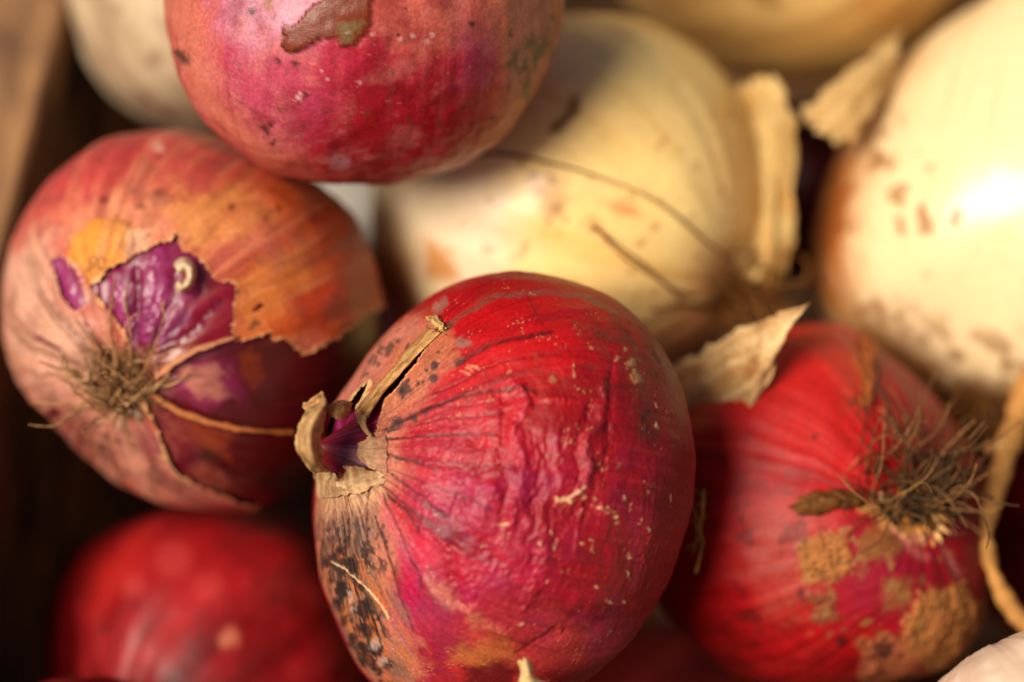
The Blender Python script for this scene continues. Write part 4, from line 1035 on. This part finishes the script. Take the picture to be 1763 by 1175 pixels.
s.fill([(1495, 900), (1540, 890), (1550, 960), (1500, 970), (1480, 1000), (1480, 940)], lin(140, 96, 44), .7, 10, 16, 10)
s.fill([(1520, 1000), (1575, 1000), (1570, 1040), (1520, 1050)], lin(150, 90, 46), .7, 9, 14, 8)
stipple(s, [(1360, 880), (1640, 900), (1680, 1120), (1380, 1080)], lin(150, 104, 56), .30, 20, .8, 30, 4)
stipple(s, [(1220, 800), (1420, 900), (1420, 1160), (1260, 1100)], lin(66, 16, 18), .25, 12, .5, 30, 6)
s.spots([(1403, 752, 5), (1520, 1120, 16), (1450, 1105, 10), (1380, 1020, 8)], lin(60, 22, 16), .8)
s.fill([(1475, 870), (1530, 858), (1600, 862), (1635, 880), (1600, 915), (1560, 925), (1520, 905)], lin(190, 128, 62), .95, 6, 10, 8, rough=.8, h=.0006)
s.fill([(1530, 905), (1560, 925), (1600, 915), (1590, 935), (1550, 932)], lin(226, 150, 120), .8, 5, 8, 6)
s.veins(12, lin(120, 10, 14), .35, .06, 4)
s.h += .0005 * s.iso(5, 2, 4) + .0003 * s.M(12, .6, 2, 6)
s.rough[:] = np.maximum(s.rough, .52)
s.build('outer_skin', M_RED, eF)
sheet('skin_flap', [flF([(1360, 872, .0008), (1400, 850, .0012), (1440, 844, .0014), (1480, 850, .001)]), flF([(1368, 876, .0026), (1405, 862, .0034), (1445, 858, .0034), (1482, 862, .0024)]), flF([(1375, 886, .0008), (1410, 884, .0014), (1450, 876, .0014), (1484, 872, .001)])], eF, M_PAPER, lin(104, 60, 24), lin(150, 96, 44), 16, 30, .0003, .0009, .0008, 41, dark=lin(60, 34, 16))
sheet('skin_flap', [flF([(1476, 566, .0006), (1484, 620, .0010), (1478, 690, .001)]), flF([(1500, 575, .0024), (1510, 625, .003), (1500, 700, .0024)])], eF, M_PAPER, lin(170, 84, 36), lin(206, 112, 56), 12, 26, .0003, .0012, .0008, 42, dark=lin(90, 52, 30))
rb = P(1558, 858, dF(1558, 858, -.0008))
RTF = [lin(124, 86, 52), lin(92, 64, 38), lin(146, 104, 62), lin(60, 42, 28), lin(78, 54, 34)]
tuft('root_tuft', rb, camdir(-.12, .85, .5), 190, .0078, .0250, eF, RTF, 13, .00031, camdir(-.02, .9, -.05) * .7, .45, 1.35)
tuft('root_tuft', P(1600, 860, dF(1600, 860, -.0005)), camdir(.75, .35, .55), 34, .004, .0165, eF, RTF, 14, .00036, camdir(.5, .4, -.1) * .5, .4, .6)
tuft('root_soil', rb, camdir(-.1, .6, .7), 46, .0068, .0045, eF, [lin(60, 42, 26), lin(44, 30, 20), lin(84, 58, 36)], 16, .0009, None, .9, 1.2)
tuft('root_fringe', P(1560, 893, dF(1560, 893)), camdir(.1, -.5, .8), 60, .0085, .0035, eF, [lin(206, 146, 76), lin(220, 170, 110), lin(170, 110, 50)], 15, .0008, None, .7, .15)

# ================================================================== the deeper onions
def plain(name, px, py, r, d, neck, seed, label, base, cols, zones=(), spots=(), mat=None, nth=140, nph=200, rough=.42, veinc=None, outline=None, **kw):
    on = Onion(px, py, r, d, neck, seed, **kw)
    if outline: on.press(outline)
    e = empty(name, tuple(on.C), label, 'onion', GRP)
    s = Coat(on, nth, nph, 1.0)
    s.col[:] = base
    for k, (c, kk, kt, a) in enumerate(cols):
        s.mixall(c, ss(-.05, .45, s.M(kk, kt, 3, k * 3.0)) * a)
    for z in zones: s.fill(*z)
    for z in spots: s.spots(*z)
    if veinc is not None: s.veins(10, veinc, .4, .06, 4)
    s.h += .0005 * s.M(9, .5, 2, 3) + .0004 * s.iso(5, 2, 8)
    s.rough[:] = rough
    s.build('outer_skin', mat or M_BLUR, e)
    return on, e, s

G_, eG, _ = plain('red_onion', 340, 1196, 322, .568, (-.4, -.3, .5), 43, 'deep red onion low in the lower left corner, below the orange-skinned one', lin(140, 10, 17),
    [(lin(92, 4, 10), 8, .6, .6), (lin(190, 50, 50), 6, 2.5, .35), (lin(80, 4, 10), 5, 3.0, .5)],
    [([(200, 900), (420, 890), (460, 1060), (260, 1060)], lin(190, 36, 40), .45, 60, 40, 16), ([(160, 960), (260, 900), (240, 1000), (150, 1060)], lin(196, 40, 34), .6, 30, 20, 8)],
    [([(395, 1095, 14), (385, 1105, 9)], lin(206, 120, 90), .7), ([(340, 1060, 6), (250, 1080, 8), (440, 1000, 8), (180, 1080, 8)], lin(90, 20, 20), .7), ([(300, 960, 30), (360, 1010, 26), (230, 1010, 20)], lin(196, 70, 66), .4)],
    outline=[(80, 1175), (82, 1080), (106, 992), (160, 932), (230, 896), (320, 878), (420, 880), (520, 900)], mat=M_RED)
H_, eH, _ = plain('red_onion', 150, 1400, 236, .503, (.1, .2, -.9), 47, 'dark red onion whose top just shows at the bottom left edge', lin(100, 8, 14), [(lin(70, 4, 8), 8, .6, .6), (lin(190, 70, 60), 11, .5, .4)])
I_, eI, _ = plain('white_onion', 1856, 1397, 331, .470, (.3, -.6, .3), 53, 'pale pinkish cream onion cut off by the bottom right corner', lin(236, 204, 176),
    [(lin(224, 180, 150), 8, .6, .5), (lin(244, 222, 200), 11, .5, .5)], mat=M_WHITE, rough=.4, lump=.012, nth=200, nph=280)
J_, eJ, _ = plain('white_onion', 400, -32, 288, .588, (-.2, .9, -.2), 59, 'dirty greyish white onion in the top left behind the magenta one', lin(192, 166, 132),
    [(lin(140, 108, 80), 5, 2.2, .7), (lin(226, 206, 176), 7, 2.0, .5)],
    [([(200, 60), (300, 60), (320, 160), (240, 150)], lin(190, 160, 128), .5, 30, 20, 8), ([(230, 160), (380, 160), (380, 220), (260, 220)], lin(150, 112, 88), .7, 22, 24, 12)],
    [([(265, 100, 14), (205, 15, 10), (250, 180, 14), (290, 190, 12), (300, 40, 10), (340, 190, 10)], lin(130, 96, 72), .6)], mat=M_WHITE, rough=.6)
K_, eK, _ = plain('yellow_onion', 1360, -245, 392, .628, (.7, .5, .2), 61, 'tan yellow onion in the background along the upper edge', lin(246, 202, 124),
    [(lin(214, 156, 76), 7, .8, .6), (lin(226, 176, 104), 10, .6, .5)],
    [([(1000, -40), (1160, -20), (1160, 60), (1020, 60)], lin(220, 170, 110), .5, 40, 20, 10), ([(1480, 0), (1700, -30), (1680, 60), (1540, 110)], lin(190, 124, 52), .6, 40, 20, 10)],  # right-hand zone: brownish shadow painted into the skin
    [([(1310, -5, 16), (1335, 2, 14)], lin(140, 84, 36), .7)], mat=M_WHITE, rough=.5)
L_, eL, _ = plain('white_onion', 622, 318, 118, .650, (.1, .9, .2), 67, 'small bluish white onion deep in the gap between three onions', lin(206, 200, 190), [(lin(180, 170, 156), 7, .8, .6)], mat=M_WHITE, nth=90, nph=120)
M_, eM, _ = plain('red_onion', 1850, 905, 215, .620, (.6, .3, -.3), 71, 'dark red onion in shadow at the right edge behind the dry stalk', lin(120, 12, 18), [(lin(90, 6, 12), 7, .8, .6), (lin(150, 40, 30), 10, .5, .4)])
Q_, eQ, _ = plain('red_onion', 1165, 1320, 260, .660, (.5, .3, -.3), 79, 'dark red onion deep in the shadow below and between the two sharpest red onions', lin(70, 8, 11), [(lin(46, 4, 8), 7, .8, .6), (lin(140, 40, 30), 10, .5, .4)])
for (fx, fy, fr, fd, fl_) in ((1345, 1290, 200, .66, 'added dark filler onion deep under the crusted red onion'), (1560, 1330, 190, .67, 'added dark filler onion deep beside the pale corner onion'), (1390, 330, 170, .70, 'added dark filler onion far down in the black gap between the two cream onions'),
                        (700, 640, 220, .68, 'added dark filler onion deep behind the sharpest one'), (30, 900, 150, .70, 'added dark filler onion far down against the crate board')):
    plain('red_onion', fx, fy, fr, fd, (.3, .6, -.2), fx * .1, fl_, lin(62, 7, 9), [(lin(40, 4, 6), 7, .8, .6)], nth=60, nph=80)  # unseen onions added low in the heap to keep the gaps dark
N_, eN, _ = plain('yellow_onion', 925, 1500, 300, .462, (-.05, .93, .33), 73, 'onion under the lower edge with only its pale dry neck tip showing', lin(214, 168, 110), [(lin(190, 140, 84), 8, .8, .6)], mat=M_PAPER, lump=.02)
sheet('neck_tip', [[(892, 1142, .452), (897, 1160, .452), (890, 1180, .452), (868, 1200, .452), (850, 1240, .452)], [(904, 1136, .4495), (908, 1158, .449), (912, 1180, .449), (915, 1205, .447), (920, 1240, .445)], [(915, 1143, .452), (917, 1160, .452), (935, 1176, .452), (970, 1188, .452), (990, 1240, .452)], [(904, 1146, .4535), (908, 1162, .454), (912, 1180, .455), (915, 1205, .457), (920, 1240, .458)]], eN, M_PAPER, lin(226, 184, 118), lin(244, 216, 164), 24, 40, .0004, .0006, .0005, 51)

# ================================================================== loose bits
lf = sheet('loose_onion_skin', [[(1150, 636, .522), (1225, 596, .517), (1300, 556, .508), (1384, 526, .498)], [(1160, 686, .517), (1235, 640, .510), (1308, 600, .501), (1380, 540, .496)], [(1174, 740, .517), (1246, 694, .509), (1304, 650, .501), (1346, 598, .498)], [(1186, 784, .521), (1238, 752, .513), (1288, 704, .505), (1326, 652, .502)]], None, M_PAPER, lin(214, 164, 102), lin(248, 216, 160), 50, 60, .00015, .0022, .0018, 61, dark=lin(176, 116, 66))
tag(lf, 'pale papery flake of dry skin sticking up between the two red onions', 'onion skin')
pth = strand([(1790, 640, .528), (1762, 700, .526), (1736, 770, .522), (1718, 830, .518), (1700, 900, .515), (1702, 960, .514), (1722, 1015, .513), (1752, 1062, .512), (1785, 1090, .512)], .0021, .0017, 60)
pth[1][:] = .0019 * (1 + .45 * fbm(np.linspace(0, 22, 60), np.zeros(60), np.zeros(60) + 4, 3)) * np.interp(np.linspace(0, 1, 60), [0, .25, .35, .5, 1], [2.0, 1.7, 1.1, .9, 1.1])
br = strand([(1740, 765, .522), (1720, 772, .520), (1700, 770, .518)], .0017, .0011, 14)
st_ = tubes('dry_stalk', [pth, br], None, M_PAPER, [lin(206, 146, 78), lin(222, 172, 104)], 9)
tag(st_, 'twisted tan dry stalk hanging at the right edge beside the root tuft', 'dry stalk')
